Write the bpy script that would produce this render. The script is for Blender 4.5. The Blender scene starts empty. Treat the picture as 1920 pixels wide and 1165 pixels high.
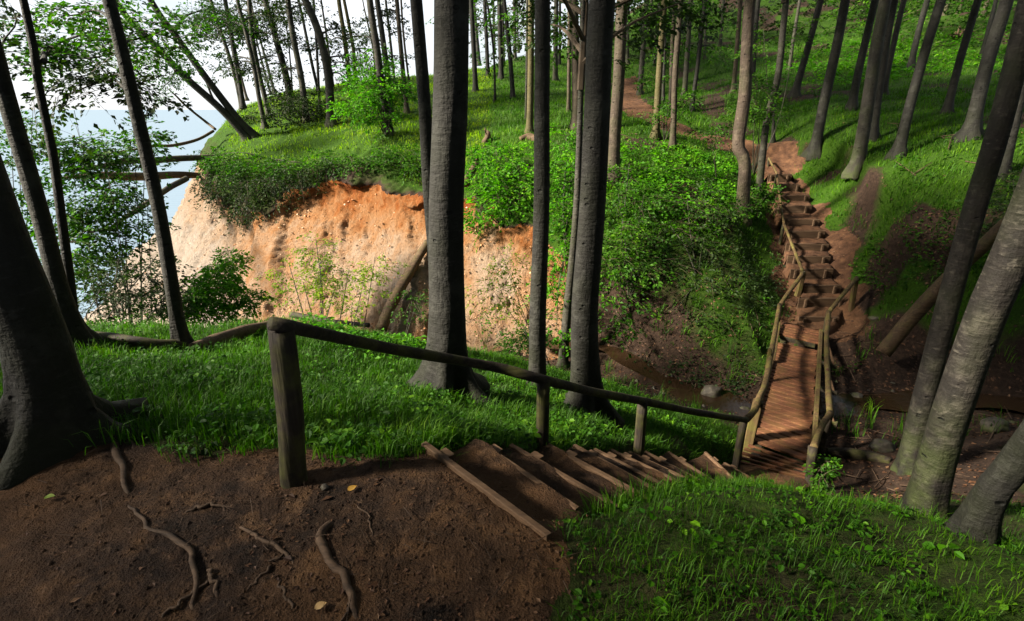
import bpy, math, random
import numpy as np
from mathutils import Vector, Matrix
from mathutils.geometry import delaunay_2d_cdt

# ------------------------------------------------------------------ camera
SC = bpy.context.scene
COL = SC.collection
F_PX, CX, CY = 980.0, 960.0, 582.5
PITCH = math.radians(21.15)
CAM = np.array([0.0, 0.0, 1.8])
cd = bpy.data.cameras.new('camera'); cam = bpy.data.objects.new('camera', cd); COL.objects.link(cam)
cam.location = CAM; cam.rotation_euler = (math.pi/2 - PITCH, 0, 0)
cd.sensor_fit = 'HORIZONTAL'; cd.sensor_width = 36.0; cd.lens = 36.0*F_PX/1920.0
cd.clip_start = 0.05; cd.clip_end = 30000
SC.camera = cam

# ------------------------------------------------------------------ sky, sun, exposure
SUN_DIR = Vector((-0.82, -0.20, 0.54)).normalized()       # towards the sun
SUN_EL = math.asin(SUN_DIR.z); SUN_AZ = math.atan2(SUN_DIR.x, SUN_DIR.y)
W = bpy.data.worlds.new('World'); SC.world = W; W.use_nodes = True
nt = W.node_tree; nt.nodes.clear()
def wn(t, **k):
    n = nt.nodes.new(t)
    for a, b in k.items(): setattr(n, a, b)
    return n
sky = wn('ShaderNodeTexSky', sky_type='NISHITA'); sky.sun_disc = False
sky.sun_elevation = SUN_EL; sky.sun_rotation = SUN_AZ
tc = wn('ShaderNodeTexCoord'); mp = wn('ShaderNodeMapping'); mp.inputs['Scale'].default_value = (1, 1, 2.6)
nz = wn('ShaderNodeTexNoise'); nz.inputs['Scale'].default_value = 2.2; nz.inputs['Detail'].default_value = 5
rp = wn('ShaderNodeMapRange'); rp.inputs[1].default_value = 0.36; rp.inputs[2].default_value = 0.60
rp.inputs[3].default_value = 0.5; rp.inputs[4].default_value = 0.97
mx = wn('ShaderNodeMix', data_type='RGBA'); mx.inputs['B'].default_value = (10.5, 10.8, 11.4, 1)
bg = wn('ShaderNodeBackground'); bg.inputs['Strength'].default_value = 0.0245
ou = wn('ShaderNodeOutputWorld')
L = nt.links.new
L(tc.outputs['Generated'], mp.inputs[0]); L(mp.outputs[0], nz.inputs['Vector']); L(nz.outputs['Fac'], rp.inputs[0])
L(rp.outputs[0], mx.inputs['Factor']); L(sky.outputs[0], mx.inputs['A']); L(mx.outputs['Result'], bg.inputs[0]); L(bg.outputs[0], ou.inputs[0])
sd = bpy.data.lights.new('sun', 'SUN'); so = bpy.data.objects.new('sun', sd); COL.objects.link(so)
sd.energy = 5.0; sd.angle = math.radians(7.0); sd.color = (1.0, 0.90, 0.74)
so.rotation_euler = SUN_DIR.to_track_quat('Z', 'Y').to_euler(); so.location = (-40, -8, 30)
SC.view_settings.view_transform = 'Standard'; SC.view_settings.look = 'None'
SC.view_settings.exposure = 2.35; SC.view_settings.gamma = 1.0; SC.view_settings.use_curve_mapping = False
SC.render.engine = 'CYCLES'
SC.cycles.max_bounces = 6; SC.cycles.diffuse_bounces = 3; SC.cycles.glossy_bounces = 2
SC.cycles.transmission_bounces = 4; SC.cycles.transparent_max_bounces = 6
SC.cycles.caustics_reflective = False; SC.cycles.caustics_refractive = False
SC.cycles.use_denoising = True

# ------------------------------------------------------------------ helpers
rng = np.random.default_rng(7)
random.seed(7)
ct, st = math.cos(PITCH), math.sin(PITCH)
def ray(u, v):
    X = (u - CX)/F_PX; Y = (CY - v)/F_PX
    return np.array([X, ct + Y*st, -st + Y*ct])
def P(u, v, d): return CAM + ray(u, v)*d
def Pz(u, v, z):
    r = ray(u, v); return CAM + r*((z - CAM[2])/r[2])
def depth_of(p):
    q = np.asarray(p) - CAM; return q[1]*ct - q[2]*st

def _hash(ix, iy, iz=0, seed=0):
    n = (ix.astype(np.int64)*374761393 + iy.astype(np.int64)*668265263 + np.int64(seed)*974711 + (iz.astype(np.int64)*2147483647 if not np.isscalar(iz) else iz)) & 0x7fffffff
    n = ((n ^ (n >> 13))*1274126177) & 0x7fffffff
    return ((n ^ (n >> 16)) & 0xffff)/65535.0
def vnoise(x, y, seed=0):
    x = np.asarray(x, float); y = np.asarray(y, float)
    ix = np.floor(x); iy = np.floor(y); fx = x-ix; fy = y-iy
    fx = fx*fx*(3-2*fx); fy = fy*fy*(3-2*fy)
    a = _hash(ix, iy, 0, seed); b = _hash(ix+1, iy, 0, seed); c = _hash(ix, iy+1, 0, seed); d = _hash(ix+1, iy+1, 0, seed)
    return (a*(1-fx)+b*fx)*(1-fy) + (c*(1-fx)+d*fx)*fy
def fbm(x, y, o=4, seed=0):
    s = 0; a = 1; t = 0; x = np.asarray(x, float); y = np.asarray(y, float)
    for k in range(o):
        s = s + a*(vnoise(x, y, seed+k*17)-0.5); t += a; a *= 0.5; x = x*2.03+11.3; y = y*2.03+5.7
    return s/t*2

def mk(name, V, faces, mat=None, smooth=True, parent=None, mat_idx=None, attrs=None, link=True):
    """one mesh object from a vertex array and a list of (n,k) face arrays"""
    me = bpy.data.meshes.new(name)
    V = np.ascontiguousarray(V, dtype=np.float32)
    faces = [np.asarray(f, dtype=np.int32) for f in faces if len(f)]
    me.vertices.add(len(V)); me.vertices.foreach_set('co', V.ravel())
    loops = np.concatenate([f.ravel() for f in faces]); tot = np.concatenate([np.full(len(f), f.shape[1], np.int32) for f in faces])
    start = np.concatenate([[0], np.cumsum(tot)[:-1]]).astype(np.int32)
    me.loops.add(len(loops)); me.loops.foreach_set('vertex_index', loops)
    me.polygons.add(len(tot)); me.polygons.foreach_set('loop_start', start)
    me.polygons.foreach_set('loop_total', tot)
    me.polygons.foreach_set('use_smooth', np.full(len(tot), smooth))
    mats = mat if isinstance(mat, (list, tuple)) else [mat]
    for m in mats:
        if m: me.materials.append(m)
    if mat_idx is not None: me.polygons.foreach_set('material_index', np.asarray(mat_idx, np.int32))
    for an, (dom, arr) in (attrs or {}).items():
        a = me.attributes.new(an, 'FLOAT', dom); a.data.foreach_set('value', np.asarray(arr, np.float32))
    me.update(calc_edges=True)
    ob = bpy.data.objects.new(name, me)
    if link: COL.objects.link(ob)
    if parent: ob.parent = parent
    return ob
def thing(name, label, cat, loc=(0, 0, 0), group=None):
    o = bpy.data.objects.new(name, None); COL.objects.link(o); o.location = loc; o.empty_display_size = 0.1
    return tag(o, label, cat, group)
def tag(o, label, cat, group=None, kind=None):
    if label: o['label'] = label
    if cat: o['category'] = cat
    if group: o['group'] = group
    if kind: o['kind'] = kind
    return o

class MB:
    """collects pieces of one mesh"""
    def __init__(s): s.V = []; s.F = {3: [], 4: []}; s.n = 0; s.big = []; s.mi = {3: [], 4: []}
    def add(s, V, faces, mi=0):
        for f in faces:
            f = np.asarray(f)
            if len(f): s.F[f.shape[1]].append(f + s.n); s.mi[f.shape[1]].append(np.full(len(f), mi))
        s.V.append(np.asarray(V, float)); s.n += len(V); return s
    def build(s, name, mat, parent=None, smooth=True, loc=None, link=True):
        V = np.concatenate(s.V)
        if loc is not None: V = V - np.asarray(loc)
        fs = []; mi = []
        for k in (3, 4):
            if s.F[k]: fs.append(np.concatenate(s.F[k])); mi.append(np.concatenate(s.mi[k]))
        return mk(name, V, fs, mat, smooth, parent, np.concatenate(mi) if isinstance(mat, (list, tuple)) else None, link=link)

def spline(pts, n):
    pts = np.asarray(pts, float)
    if len(pts) == 2: return pts[0] + (pts[1]-pts[0])*np.linspace(0, 1, n)[:, None]
    q = np.vstack([2*pts[0]-pts[1], pts, 2*pts[-1]-pts[-2]])
    seg = np.linalg.norm(np.diff(pts[:, :3], axis=0), axis=1); cum = np.concatenate([[0], np.cumsum(seg)])
    t = np.linspace(0, cum[-1], n); i = np.clip(np.searchsorted(cum, t, 'right')-1, 0, len(pts)-2)
    f = ((t-cum[i])/np.maximum(seg[i], 1e-6))[:, None]
    p0, p1, p2, p3 = q[i], q[i+1], q[i+2], q[i+3]
    return 0.5*(2*p1 + (p2-p0)*f + (2*p0-5*p1+4*p2-p3)*f*f + (3*p1-p0-3*p2+p3)*f**3)
def tube(C, R, s=8, wob=0.0, seed=0, lobes=None, cap=True):
    """tapered tube along centres C with radii R; lobes = (amount per ring, number)"""
    C = np.asarray(C, float); n = len(C); R = np.broadcast_to(np.asarray(R, float), (n,))
    T = np.gradient(C, axis=0); T /= np.linalg.norm(T, axis=1)[:, None] + 1e-9
    ref = np.array([0, 0, 1.0]) if abs(T[:, 2]).mean() < 0.8 else np.array([1.0, 0, 0])
    A = np.cross(T, ref); A /= np.linalg.norm(A, axis=1)[:, None] + 1e-9
    B = np.cross(T, A)
    th = np.linspace(0, 2*math.pi, s, endpoint=False)
    rr = np.repeat(R[:, None], s, 1)
    if wob:
        ang = np.repeat(th[None], n, 0); hh = np.repeat(np.arange(n)[:, None], s, 1)*0.35
        k = fbm(np.cos(ang)*1.6+hh*0.15+seed*3.1, np.sin(ang)*1.6+hh*0.5+seed*1.7, 3, seed)
        rr = rr*(1 + wob*k)
    if lobes is not None:
        am, k, ph = lobes
        rr = rr*(1 + am[:, None]*(0.45+0.55*np.cos(k*th+ph)+0.35*np.cos((k+2)*th+ph*2.3))[None])
    V = (C[:, None, :] + rr[..., None]*(np.cos(th)[None, :, None]*A[:, None, :] + np.sin(th)[None, :, None]*B[:, None, :])).reshape(-1, 3)
    i = np.arange(n-1)[:, None]*s; j = np.arange(s)[None]; j2 = (j+1) % s
    Q = np.stack([i+j, i+j2, i+s+j2, i+s+j], -1).reshape(-1, 4)
    fs = [Q]
    if cap:
        V = np.vstack([V, C[:1], C[-1:]]); a = n*s
        t0 = np.stack([np.full(s, a), j2[0], j[0]], -1); t1 = np.stack([np.full(s, a+1), (n-1)*s+j[0], (n-1)*s+j2[0]], -1)
        fs += [np.vstack([t0, t1])]
    return V, fs
def beam(p, q, w, h, up=(0, 0, 1), ch=0.12):
    """box from p to q with chamfered long edges"""
    p = np.asarray(p, float); q = np.asarray(q, float); t = (q-p)/np.linalg.norm(q-p)
    a = np.cross(t, up); a /= np.linalg.norm(a); b = np.cross(a, t)
    c = ch*min(w, h); x, y = w/2, h/2
    sec = [(x, y-c), (x-c, y), (-x+c, y), (-x, y-c), (-x, -y+c), (-x+c, -y), (x-c, -y), (x, -y+c)]
    V = np.array([e + a*sx + b*sy for e in (p, q) for sx, sy in sec])
    Q = [(k, (k+1) % 8, 8+(k+1) % 8, 8+k) for k in range(8)]
    Q += [(7, 0, 1, 2), (7, 2, 3, 6), (3, 4, 5, 6)]; Q += [(15-0, 10, 9, 8), (14, 11, 10, 15), (14, 13, 12, 11)]
    return V, [np.array(Q)]
ORD = 'first second third fourth fifth sixth seventh eighth ninth tenth eleventh twelfth thirteenth fourteenth fifteenth sixteenth seventeenth eighteenth nineteenth twentieth'.split()

# ------------------------------------------------------------------ materials
class NB:
    """small node-building helper"""
    def __init__(s, name):
        s.m = bpy.data.materials.new(name); s.m.use_nodes = True; s.t = s.m.node_tree; s.t.nodes.clear()
        s.out = s.t.nodes.new('ShaderNodeOutputMaterial')
    def n(s, t, **k):
        n = s.t.nodes.new(t)
        for a, b in k.items(): setattr(n, a, b)
        return n
    def l(s, a, b): s.t.links.new(a, b)
    def coord(s, scale=(1, 1, 1), kind='Object'):
        if kind == 'World': o = s.n('ShaderNodeNewGeometry').outputs['Position']
        else: o = s.n('ShaderNodeTexCoord').outputs[kind]
        m = s.n('ShaderNodeMapping'); m.inputs['Scale'].default_value = scale; s.l(o, m.inputs[0]); return m.outputs[0]
    def noise(s, vec, scale, detail=4, rough=0.6):
        n = s.n('ShaderNodeTexNoise'); n.inputs['Scale'].default_value = scale; n.inputs['Detail'].default_value = detail
        n.inputs['Roughness'].default_value = rough; s.l(vec, n.inputs['Vector']); return n.outputs['Fac']
    def ramp(s, fac, stops):
        r = s.n('ShaderNodeValToRGB'); e = r.color_ramp.elements
        while len(e) < len(stops): e.new(0.5)
        for el, (p, c) in zip(e, stops): el.position = p; el.color = (*c, 1) if len(c) == 3 else c
        s.l(fac, r.inputs[0]); return r.outputs['Color']
    def rng(s, fac, a, b, c=0, d=1):
        r = s.n('ShaderNodeMapRange'); s.l(fac, r.inputs[0])
        for i, v in enumerate((a, b, c, d)): r.inputs[i+1].default_value = v
        return r.outputs[0]
    def mix(s, fac, a, b, mode='MIX'):
        m = s.n('ShaderNodeMix', data_type='RGBA', blend_type=mode)
        for sock, val in (('Factor', fac), ('A', a), ('B', b)):
            if hasattr(val, 'is_linked') or hasattr(val, 'links'): s.l(val, m.inputs[sock])
            elif sock == 'Factor': m.inputs[0].default_value = val
            else: m.inputs[sock].default_value = (*val, 1)
        return m.outputs['Result']
    def math(s, op, a, b):
        m = s.n('ShaderNodeMath', operation=op)
        for i, v in enumerate((a, b)):
            if hasattr(v, 'links'): s.l(v, m.inputs[i])
            else: m.inputs[i].default_value = v
        return m.outputs[0]
    def bump(s, h, strength, dist=0.02):
        b = s.n('ShaderNodeBump'); b.inputs['Strength'].default_value = strength; b.inputs['Distance'].default_value = dist
        s.l(h, b.inputs['Height']); return b.outputs[0]
    def attr(s, name): return s.n('ShaderNodeAttribute', attribute_name=name).outputs['Fac']
    def finish(s, col, rough=0.85, spec=0.25, normal=None):
        p = s.n('ShaderNodeBsdfPrincipled')
        if hasattr(col, 'links'): s.l(col, p.inputs['Base Color'])
        else: p.inputs['Base Color'].default_value = (*col, 1)
        if hasattr(rough, 'links'): s.l(rough, p.inputs['Roughness'])
        else: p.inputs['Roughness'].default_value = rough
        p.inputs['Specular IOR Level'].default_value = spec
        if normal is not None: s.l(normal, p.inputs['Normal'])
        s.l(p.outputs[0], s.out.inputs[0]); return s.m

def bark(name, dark, mid, pale, fleck, moss, green=(0.035, 0.05, 0.008)):
    b = NB(name)
    v = b.coord((1, 1, 1)); vs = b.coord((9, 9, 34)); vv = b.coord((9, 9, 1.6))
    big = b.noise(v, 2.2, 5); streak = b.noise(vs, 1.0, 4, 0.7); ridge = b.noise(vv, 3.0, 4, 0.6); fine = b.noise(v, 19, 3); wr = b.noise(b.coord((1.5, 1.5, 15)), 1.0, 3, 0.5)
    oi = b.n('ShaderNodeObjectInfo').outputs['Random']
    c = b.ramp(b.math('ADD', b.math('MULTIPLY', big, 0.6), b.math('MULTIPLY', ridge, 0.4)), [(0.32, dark), (0.5, mid), (0.68, tuple(x*1.25 for x in mid))])
    c = b.mix(b.math('MULTIPLY', b.math('MULTIPLY', b.rng(streak, 0.54, 0.68), fleck), b.rng(b.noise(v, 3.1, 3), 0.40, 0.62)), c, pale)
    lich = b.noise(v, 7, 4, 0.7)
    c = b.mix(b.math('MULTIPLY', b.rng(lich, 0.62, 0.70), fleck*0.8), c, pale)
    vo = b.n('ShaderNodeTexVoronoi'); vo.inputs['Scale'].default_value = 1.0; b.l(b.coord((7, 7, 11)), vo.inputs['Vector'])
    sep = b.n('ShaderNodeSeparateColor'); b.l(vo.outputs['Color'], sep.inputs[0])
    eye = b.math('MULTIPLY', b.rng(vo.outputs['Distance'], 0.22, 0.10), b.rng(sep.outputs[0], 0.72, 0.78))
    c = b.mix(b.math('MULTIPLY', eye, 0.85), c, tuple(x*0.4 for x in dark))
    blot = b.noise(v, 4.2, 5, 0.65)
    c = b.mix(b.math('MULTIPLY', b.rng(blot, 0.52, 0.64), 0.75), c, tuple(0.5*(x+y) for x, y in zip(mid, pale)))
    sz = b.n('ShaderNodeSeparateXYZ'); b.l(b.n('ShaderNodeTexCoord').outputs['Object'], sz.inputs[0])
    foot = b.math('MULTIPLY', b.rng(sz.outputs['Z'], 1.3, 0.05), b.rng(b.noise(v, 3.4, 4), 0.36, 0.58))
    mo = b.noise(v, 1.3, 4)
    c = b.mix(b.math('MULTIPLY', b.rng(mo, 0.48, 0.66), moss), c, green)
    c = b.mix(b.math('MULTIPLY', foot, 0.75), c, green)
    c = b.mix(b.rng(oi, 0, 1, 0, 0.45), c, tuple(x*0.55 for x in mid), 'MIX')
    h = b.math('ADD', b.math('ADD', b.math('MULTIPLY', streak, 0.35), b.math('MULTIPLY', wr, 0.3)), b.math('ADD', b.math('MULTIPLY', ridge, 0.30), b.math('SUBTRACT', b.math('MULTIPLY', fine, 0.35), b.math('MULTIPLY', eye, 1.2))))
    return b.finish(c, 0.8, 0.25, b.bump(h, 0.8, 0.045))
M = {}
M['bark_dark'] = bark('beech_bark_dark', (0.0033, 0.0031, 0.0024), (0.0128, 0.0121, 0.0100), (0.0666, 0.0666, 0.0571), 0.5, 0.5, (0.0095, 0.0124, 0.0024))
M['bark_grey'] = bark('beech_bark_grey', (0.0109, 0.0097, 0.0074), (0.0307, 0.0273, 0.0218), (0.1091, 0.1042, 0.0843), 0.5, 0.4)
M['bark_pale'] = bark('beech_bark_flecked', (0.004, 0.0034, 0.0027), (0.0105, 0.0085, 0.0068), (0.082, 0.073, 0.058), 0.85, 0.2)
M['bark_brown'] = bark('beech_bark_brown', (0.012, 0.0085, 0.0055), (0.042, 0.030, 0.021), (0.13, 0.10, 0.072), 0.6, 0.35)
M['bark_moss'] = bark('mossy_bark', (0.0248, 0.0207, 0.0083), (0.0663, 0.0539, 0.0207), (0.1244, 0.1119, 0.0622), 0.5, 0.8, (0.0290, 0.0353, 0.0049))

def wood(name, c0, c1, c2, axis=0, bumpv=0.5, moss=0.0, vary=0.35):
    b = NB(name)
    sc = [26, 26, 26]; sc[axis] = 1.4
    g = b.noise(b.coord(tuple(sc)), 1.0, 5, 0.65); big = b.noise(b.coord((1, 1, 1), 'World'), 3.0, 4)
    oi = b.n('ShaderNodeObjectInfo').outputs['Random']
    c = b.ramp(g, [(0.3, c0), (0.5, c1), (0.72, c2)])
    c = b.mix(b.math('MULTIPLY', b.rng(big, 0.42, 0.66), 0.55), c, tuple(x*0.45 for x in c1))
    c = b.mix(b.rng(oi, 0, 1, 0, vary), c, tuple(x*0.5 for x in c1))
    if moss: c = b.mix(b.math('MULTIPLY', b.rng(b.noise(b.coord((1, 1, 1), 'World'), 5, 4), 0.45, 0.62), moss), c, (0.10, 0.11, 0.015))
    return b.finish(c, 0.8, 0.25, b.bump(g, bumpv, 0.012))
M['log_old'] = wood('weathered_round_log', (0.0068, 0.0051, 0.0038), (0.0221, 0.0161, 0.0110), (0.0510, 0.0391, 0.0263), 0, 0.8, 0.3)
M['post_old'] = wood('weathered_post', (0.0060, 0.0045, 0.0034), (0.0210, 0.0158, 0.0105), (0.0562, 0.0435, 0.0300), 2, 1.0, 0.3)
M['log_rail'] = wood('brown_round_log', (0.025, 0.015, 0.006), (0.080, 0.050, 0.020), (0.155, 0.105, 0.045), 2, 0.8, 0.35)
M['deck'] = wood('reddish_deck_plank', (0.0306, 0.0119, 0.0059), (0.1148, 0.0442, 0.0195), (0.2040, 0.0892, 0.0425), 0, 0.5, 0.10, 0.6)
M['step_shade'] = wood('step_board_shade_tone', (0.0300, 0.0180, 0.0108), (0.0840, 0.0498, 0.0276), (0.1440, 0.0930, 0.0540), 0, 0.5)  # darker copy of the step wood, shade on the risers put into the colour
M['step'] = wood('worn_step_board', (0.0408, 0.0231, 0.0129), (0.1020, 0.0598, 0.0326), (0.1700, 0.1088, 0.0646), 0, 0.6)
M['dead'] = wood('dead_log', (0.0245, 0.0157, 0.0088), (0.0686, 0.0416, 0.0221), (0.1274, 0.0833, 0.0490), 0, 0.9, 0.15)
M['root'] = wood('root_bark', (0.018, 0.011, 0.007), (0.058, 0.035, 0.021), (0.11, 0.07, 0.044), 0, 0.8)
M['twig'] = NB('twig_bark').finish((0.045, 0.032, 0.02), 0.8)

def leafmat(name, dark, mid, light, tr=0.42, tl=(1.15, 1.45, 0.35), rough=0.6):
    b = NB(name)
    t = b.attr('tint'); big = b.noise(b.coord((1, 1, 1), 'World'), 0.9, 3)
    f = b.math('ADD', b.math('MULTIPLY', t, 0.75), b.math('MULTIPLY', b.math('SUBTRACT', big, 0.5), 0.7))
    c = b.ramp(f, [(0.0, dark), (0.4, mid), (0.85, light)])
    p = b.n('ShaderNodeBsdfPrincipled'); b.l(c, p.inputs['Base Color']); p.inputs['Roughness'].default_value = rough
    p.inputs['Specular IOR Level'].default_value = 0.18
    tc_ = b.mix(1.0, c, tl, 'MULTIPLY'); tb = b.n('ShaderNodeBsdfTranslucent'); b.l(tc_, tb.inputs[0])
    ms = b.n('ShaderNodeMixShader'); ms.inputs[0].default_value = tr
    b.l(p.outputs[0], ms.inputs[1]); b.l(tb.outputs[0], ms.inputs[2]); b.l(ms.outputs[0], b.out.inputs[0]); return b.m
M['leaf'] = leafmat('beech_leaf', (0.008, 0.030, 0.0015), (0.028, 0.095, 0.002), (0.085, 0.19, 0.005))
M['leaf_dark'] = leafmat('beech_leaf_shade_tone', (0.006, 0.014, 0.003), (0.015, 0.034, 0.005), (0.040, 0.075, 0.008), 0.3)  # darker copy of the beech leaf, shade put into the colour
M['leaf_bright'] = leafmat('sun_tone_leaf', (0.016, 0.075, 0.001), (0.055, 0.19, 0.002), (0.15, 0.32, 0.006), 0.5)  # brighter copy of the leaf, sunlit glow put into the colour
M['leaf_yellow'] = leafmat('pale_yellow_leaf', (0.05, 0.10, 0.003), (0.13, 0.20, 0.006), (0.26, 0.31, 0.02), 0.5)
M['herb'] = leafmat('herb_leaf', (0.008, 0.034, 0.0015), (0.030, 0.108, 0.002), (0.090, 0.205, 0.005), 0.4)
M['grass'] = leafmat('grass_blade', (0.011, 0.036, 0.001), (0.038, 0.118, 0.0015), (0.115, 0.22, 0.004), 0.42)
M['grass_sun'] = leafmat('sun_tone_grass_blade', (0.05, 0.095, 0.001), (0.135, 0.235, 0.002), (0.29, 0.33, 0.005), 0.5)  # brighter grass copy, sunlight put into the colour along with its own yellow
M['litter'] = leafmat('fallen_leaf', (0.03, 0.014, 0.008), (0.075, 0.036, 0.018), (0.17, 0.10, 0.055), 0.1, (1, 1, 1), 0.6)

def ground_mat():
    b = NB('forest_floor')
    v = b.coord((1, 1, 1), 'World')
    n1 = b.noise(v, 1.1, 5); n2 = b.noise(v, 14, 5, 0.7); n3 = b.noise(v, 60, 4, 0.7)
    soil = b.ramp(n2, [(0.3, (0.009, 0.0055, 0.004)), (0.55, (0.026, 0.016, 0.011)), (0.75, (0.055, 0.034, 0.022))])
    green = b.ramp(b.noise(v, 22, 6, 0.8), [(0.3, (0.006, 0.015, 0.001)), (0.55, (0.020, 0.052, 0.002)), (0.75, (0.060, 0.10, 0.004))])
    g = b.attr('green')
    c = b.mix(b.rng(b.math('ADD', g, b.math('MULTIPLY', b.math('SUBTRACT', n1, 0.5), 0.9)), 0.3, 0.62), soil, green)
    h = b.math('ADD', n2, b.math('MULTIPLY', n3, 0.5))
    return b.finish(c, 0.95, 0.12, b.bump(h, 0.8, 0.04))
def dirt_mat():
    b = NB('trodden_earth')
    v = b.coord((1, 1, 1), 'World')
    n0 = b.noise(v, 0.8, 4); n1 = b.noise(v, 5, 5, 0.65); n2 = b.noise(v, 26, 5, 0.7); n3 = b.noise(v, 110, 3, 0.6)
    c = b.ramp(n1, [(0.32, (0.006, 0.004, 0.003)), (0.52, (0.027, 0.0155, 0.0098)), (0.72, (0.095, 0.052, 0.025))])
    c = b.mix(b.math('MULTIPLY', b.rng(n0, 0.42, 0.64), 0.5), c, (0.14, 0.070, 0.028))
    c = b.mix(b.math('MULTIPLY', b.rng(n2, 0.56, 0.70), 0.5), c, (0.13, 0.083, 0.052))
    c = b.mix(b.math('MULTIPLY', b.rng(n2, 0.42, 0.30), 0.8), c, (0.014, 0.008, 0.005))
    sx = b.n('ShaderNodeSeparateXYZ'); b.l(b.n('ShaderNodeNewGeometry').outputs['Position'], sx.inputs[0])
    c = b.mix(b.rng(sx.outputs['Y'], 8, 13, 0, 0.6), c, b.ramp(n1, [(0.3, (0.040, 0.018, 0.010)), (0.7, (0.125, 0.060, 0.031))]))
    vo = b.n('ShaderNodeTexVoronoi'); vo.inputs['Scale'].default_value = 38; b.l(v, vo.inputs['Vector'])
    peb = b.rng(vo.outputs['Distance'], 0.30, 0.0)
    h = b.math('ADD', b.math('ADD', n2, b.math('MULTIPLY', n3, 0.4)), b.math('MULTIPLY', peb, 0.35))
    return b.finish(c, 0.92, 0.15, b.bump(h, 0.9, 0.03))
def clay_mat():
    b = NB('orange_clay')
    v = b.coord((1, 1, 1), 'World'); vs = b.coord((1.6, 1.6, 0.35), 'World')
    n1 = b.noise(v, 0.42, 4); n2 = b.noise(vs, 1.5, 5, 0.65); n3 = b.noise(v, 11, 5, 0.75); n4 = b.noise(v, 34, 4, 0.7)
    band = b.attr('band')
    f = b.math('ADD', band, b.math('ADD', b.math('MULTIPLY', b.math('SUBTRACT', n1, 0.5), 0.55), b.math('MULTIPLY', b.math('SUBTRACT', n2, 0.5), 0.95)))
    c = b.ramp(f, [(0.02, (0.1973, 0.0509, 0.0108)), (0.20, (0.2546, 0.0923, 0.0267)), (0.42, (0.2927, 0.1496, 0.0668)), (0.70, (0.3182, 0.2227, 0.1496)), (1.0, (0.3373, 0.2800, 0.2291))])
    c = b.mix(b.math('MULTIPLY', b.rng(n3, 0.42, 0.32), 0.5), c, (0.15, 0.048, 0.016))
    c = b.mix(b.math('MULTIPLY', b.rng(n4, 0.62, 0.72), 0.45), c, (0.44, 0.34, 0.25))
    h = b.math('ADD', n3, b.math('MULTIPLY', n4, 0.6))
    return b.finish(c, 0.95, 0.1, b.bump(h, 1.0, 0.22))
def water_mat(name, base, rough, bscale, bstr, stretch=(1, 1, 1), bdist=0.1, spec=0.5):
    b = NB(name); v = b.coord(stretch, 'World'); n = b.noise(v, bscale, 4)
    return b.finish(base, rough, spec, b.bump(n, bstr, bdist))
M['ground'] = ground_mat(); M['dirt'] = dirt_mat(); M['clay'] = clay_mat()
M['sea'] = water_mat('sea_water', (0.115, 0.16, 0.205), 0.45, 0.12, 0.5, (0.12, 1, 1), 1.2, 0.08)
M['creek'] = water_mat('brook_water', (0.018, 0.010, 0.005), 0.10, 9, 0.3, (1, 1, 1), 0.02)
def stone_mat():
    b = NB('brook_stone'); v = b.coord((1, 1, 1), 'World'); n = b.noise(v, 9, 5, 0.7)
    c = b.ramp(n, [(0.3, (0.018, 0.016, 0.012)), (0.55, (0.05, 0.043, 0.033)), (0.75, (0.11, 0.096, 0.075))])
    c = b.mix(b.math('MULTIPLY', b.rng(b.noise(v, 4, 3), 0.48, 0.6), 0.6), c, (0.05, 0.065, 0.012))
    return b.finish(c, 0.7, 0.3, b.bump(n, 0.6, 0.03))
M['stone'] = stone_mat()

# ------------------------------------------------------------------ terrain heights
CP = []           # control points (x, y, z)
def c_uvd(*pts):
    for u, v, d in pts: CP.append(tuple(P(u, v, d)))
def c_uvz(*pts):
    for u, v, z in pts: CP.append(tuple(Pz(u, v, z)))
def c_w(*pts): CP.extend(pts)
# viewpoint pad of trodden earth
c_w((-8, -8, .8), (-8, -2, .5), (-6, 1, .25), (-3.4, 2.3, .05), (-2.2, 2.5, 0), (-1.4, 2.5, 0), (-.75, 2.5, 0), (-.5, 2.55, 0), (.18, 1.83, 0), (.1, 1.2, 0),
    (0, -8, .6), (0, 0, 0), (-3, 0, .0), (-2.6, 1.2, .02), (-1.2, .9, -.02), (-1, 1.8, 0), (8, -8, 1.0), (2.2, -1.5, .35), (1.2, .3, .12), (3.2, .2, .1))
# near bank
c_uvd((10, 760, 3.9), (200, 750, 4.1), (400, 720, 4.9), (560, 740, 4.4), (700, 760, 4.2), (300, 660, 7.0), (150, 650, 6.6), (450, 640, 8.0), (20, 640, 6.3),
      (620, 640, 8.3), (760, 690, 7.2), (840, 745, 6.0), (900, 795, 5.0), (1000, 790, 5.4), (1010, 735, 7.7), (1105, 772, 6.9), (1100, 815, 5.6),
      (1200, 832, 5.9), (1300, 848, 6.95), (1250, 800, 7.5), (1340, 832, 7.8), (1300, 790, 9.0), (800, 800, 3.95), (880, 812, 3.9))
c_uvd((200, 612, 8.6), (330, 602, 9.0), (480, 592, 9.3), (600, 594, 9.5), (700, 615, 9.5), (800, 640, 9.4), (900, 655, 9.5), (980, 690, 9.2), (60, 600, 8.2))
c_w((-9, 6, -.9), (-11, 8.5, -3.4), (-12, 12, -9), (-18, 7, -9), (-14, 3, -1.5), (-20, 0, -5))
# ravine floor behind the near bank
c_w((.6, 12.6, -4.75), (-1.2, 13.0, -5.1), (-3, 12.5, -5.9), (-5, 12.4, -6.5), (-8, 12.8, -8), (-12.5, 14.5, -10), (-1.2, 11.2, -4.3), (1.6, 11.0, -4.2), (-4.6, 10.8, -4.6), (-8, 10.8, -5.5))
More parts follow.
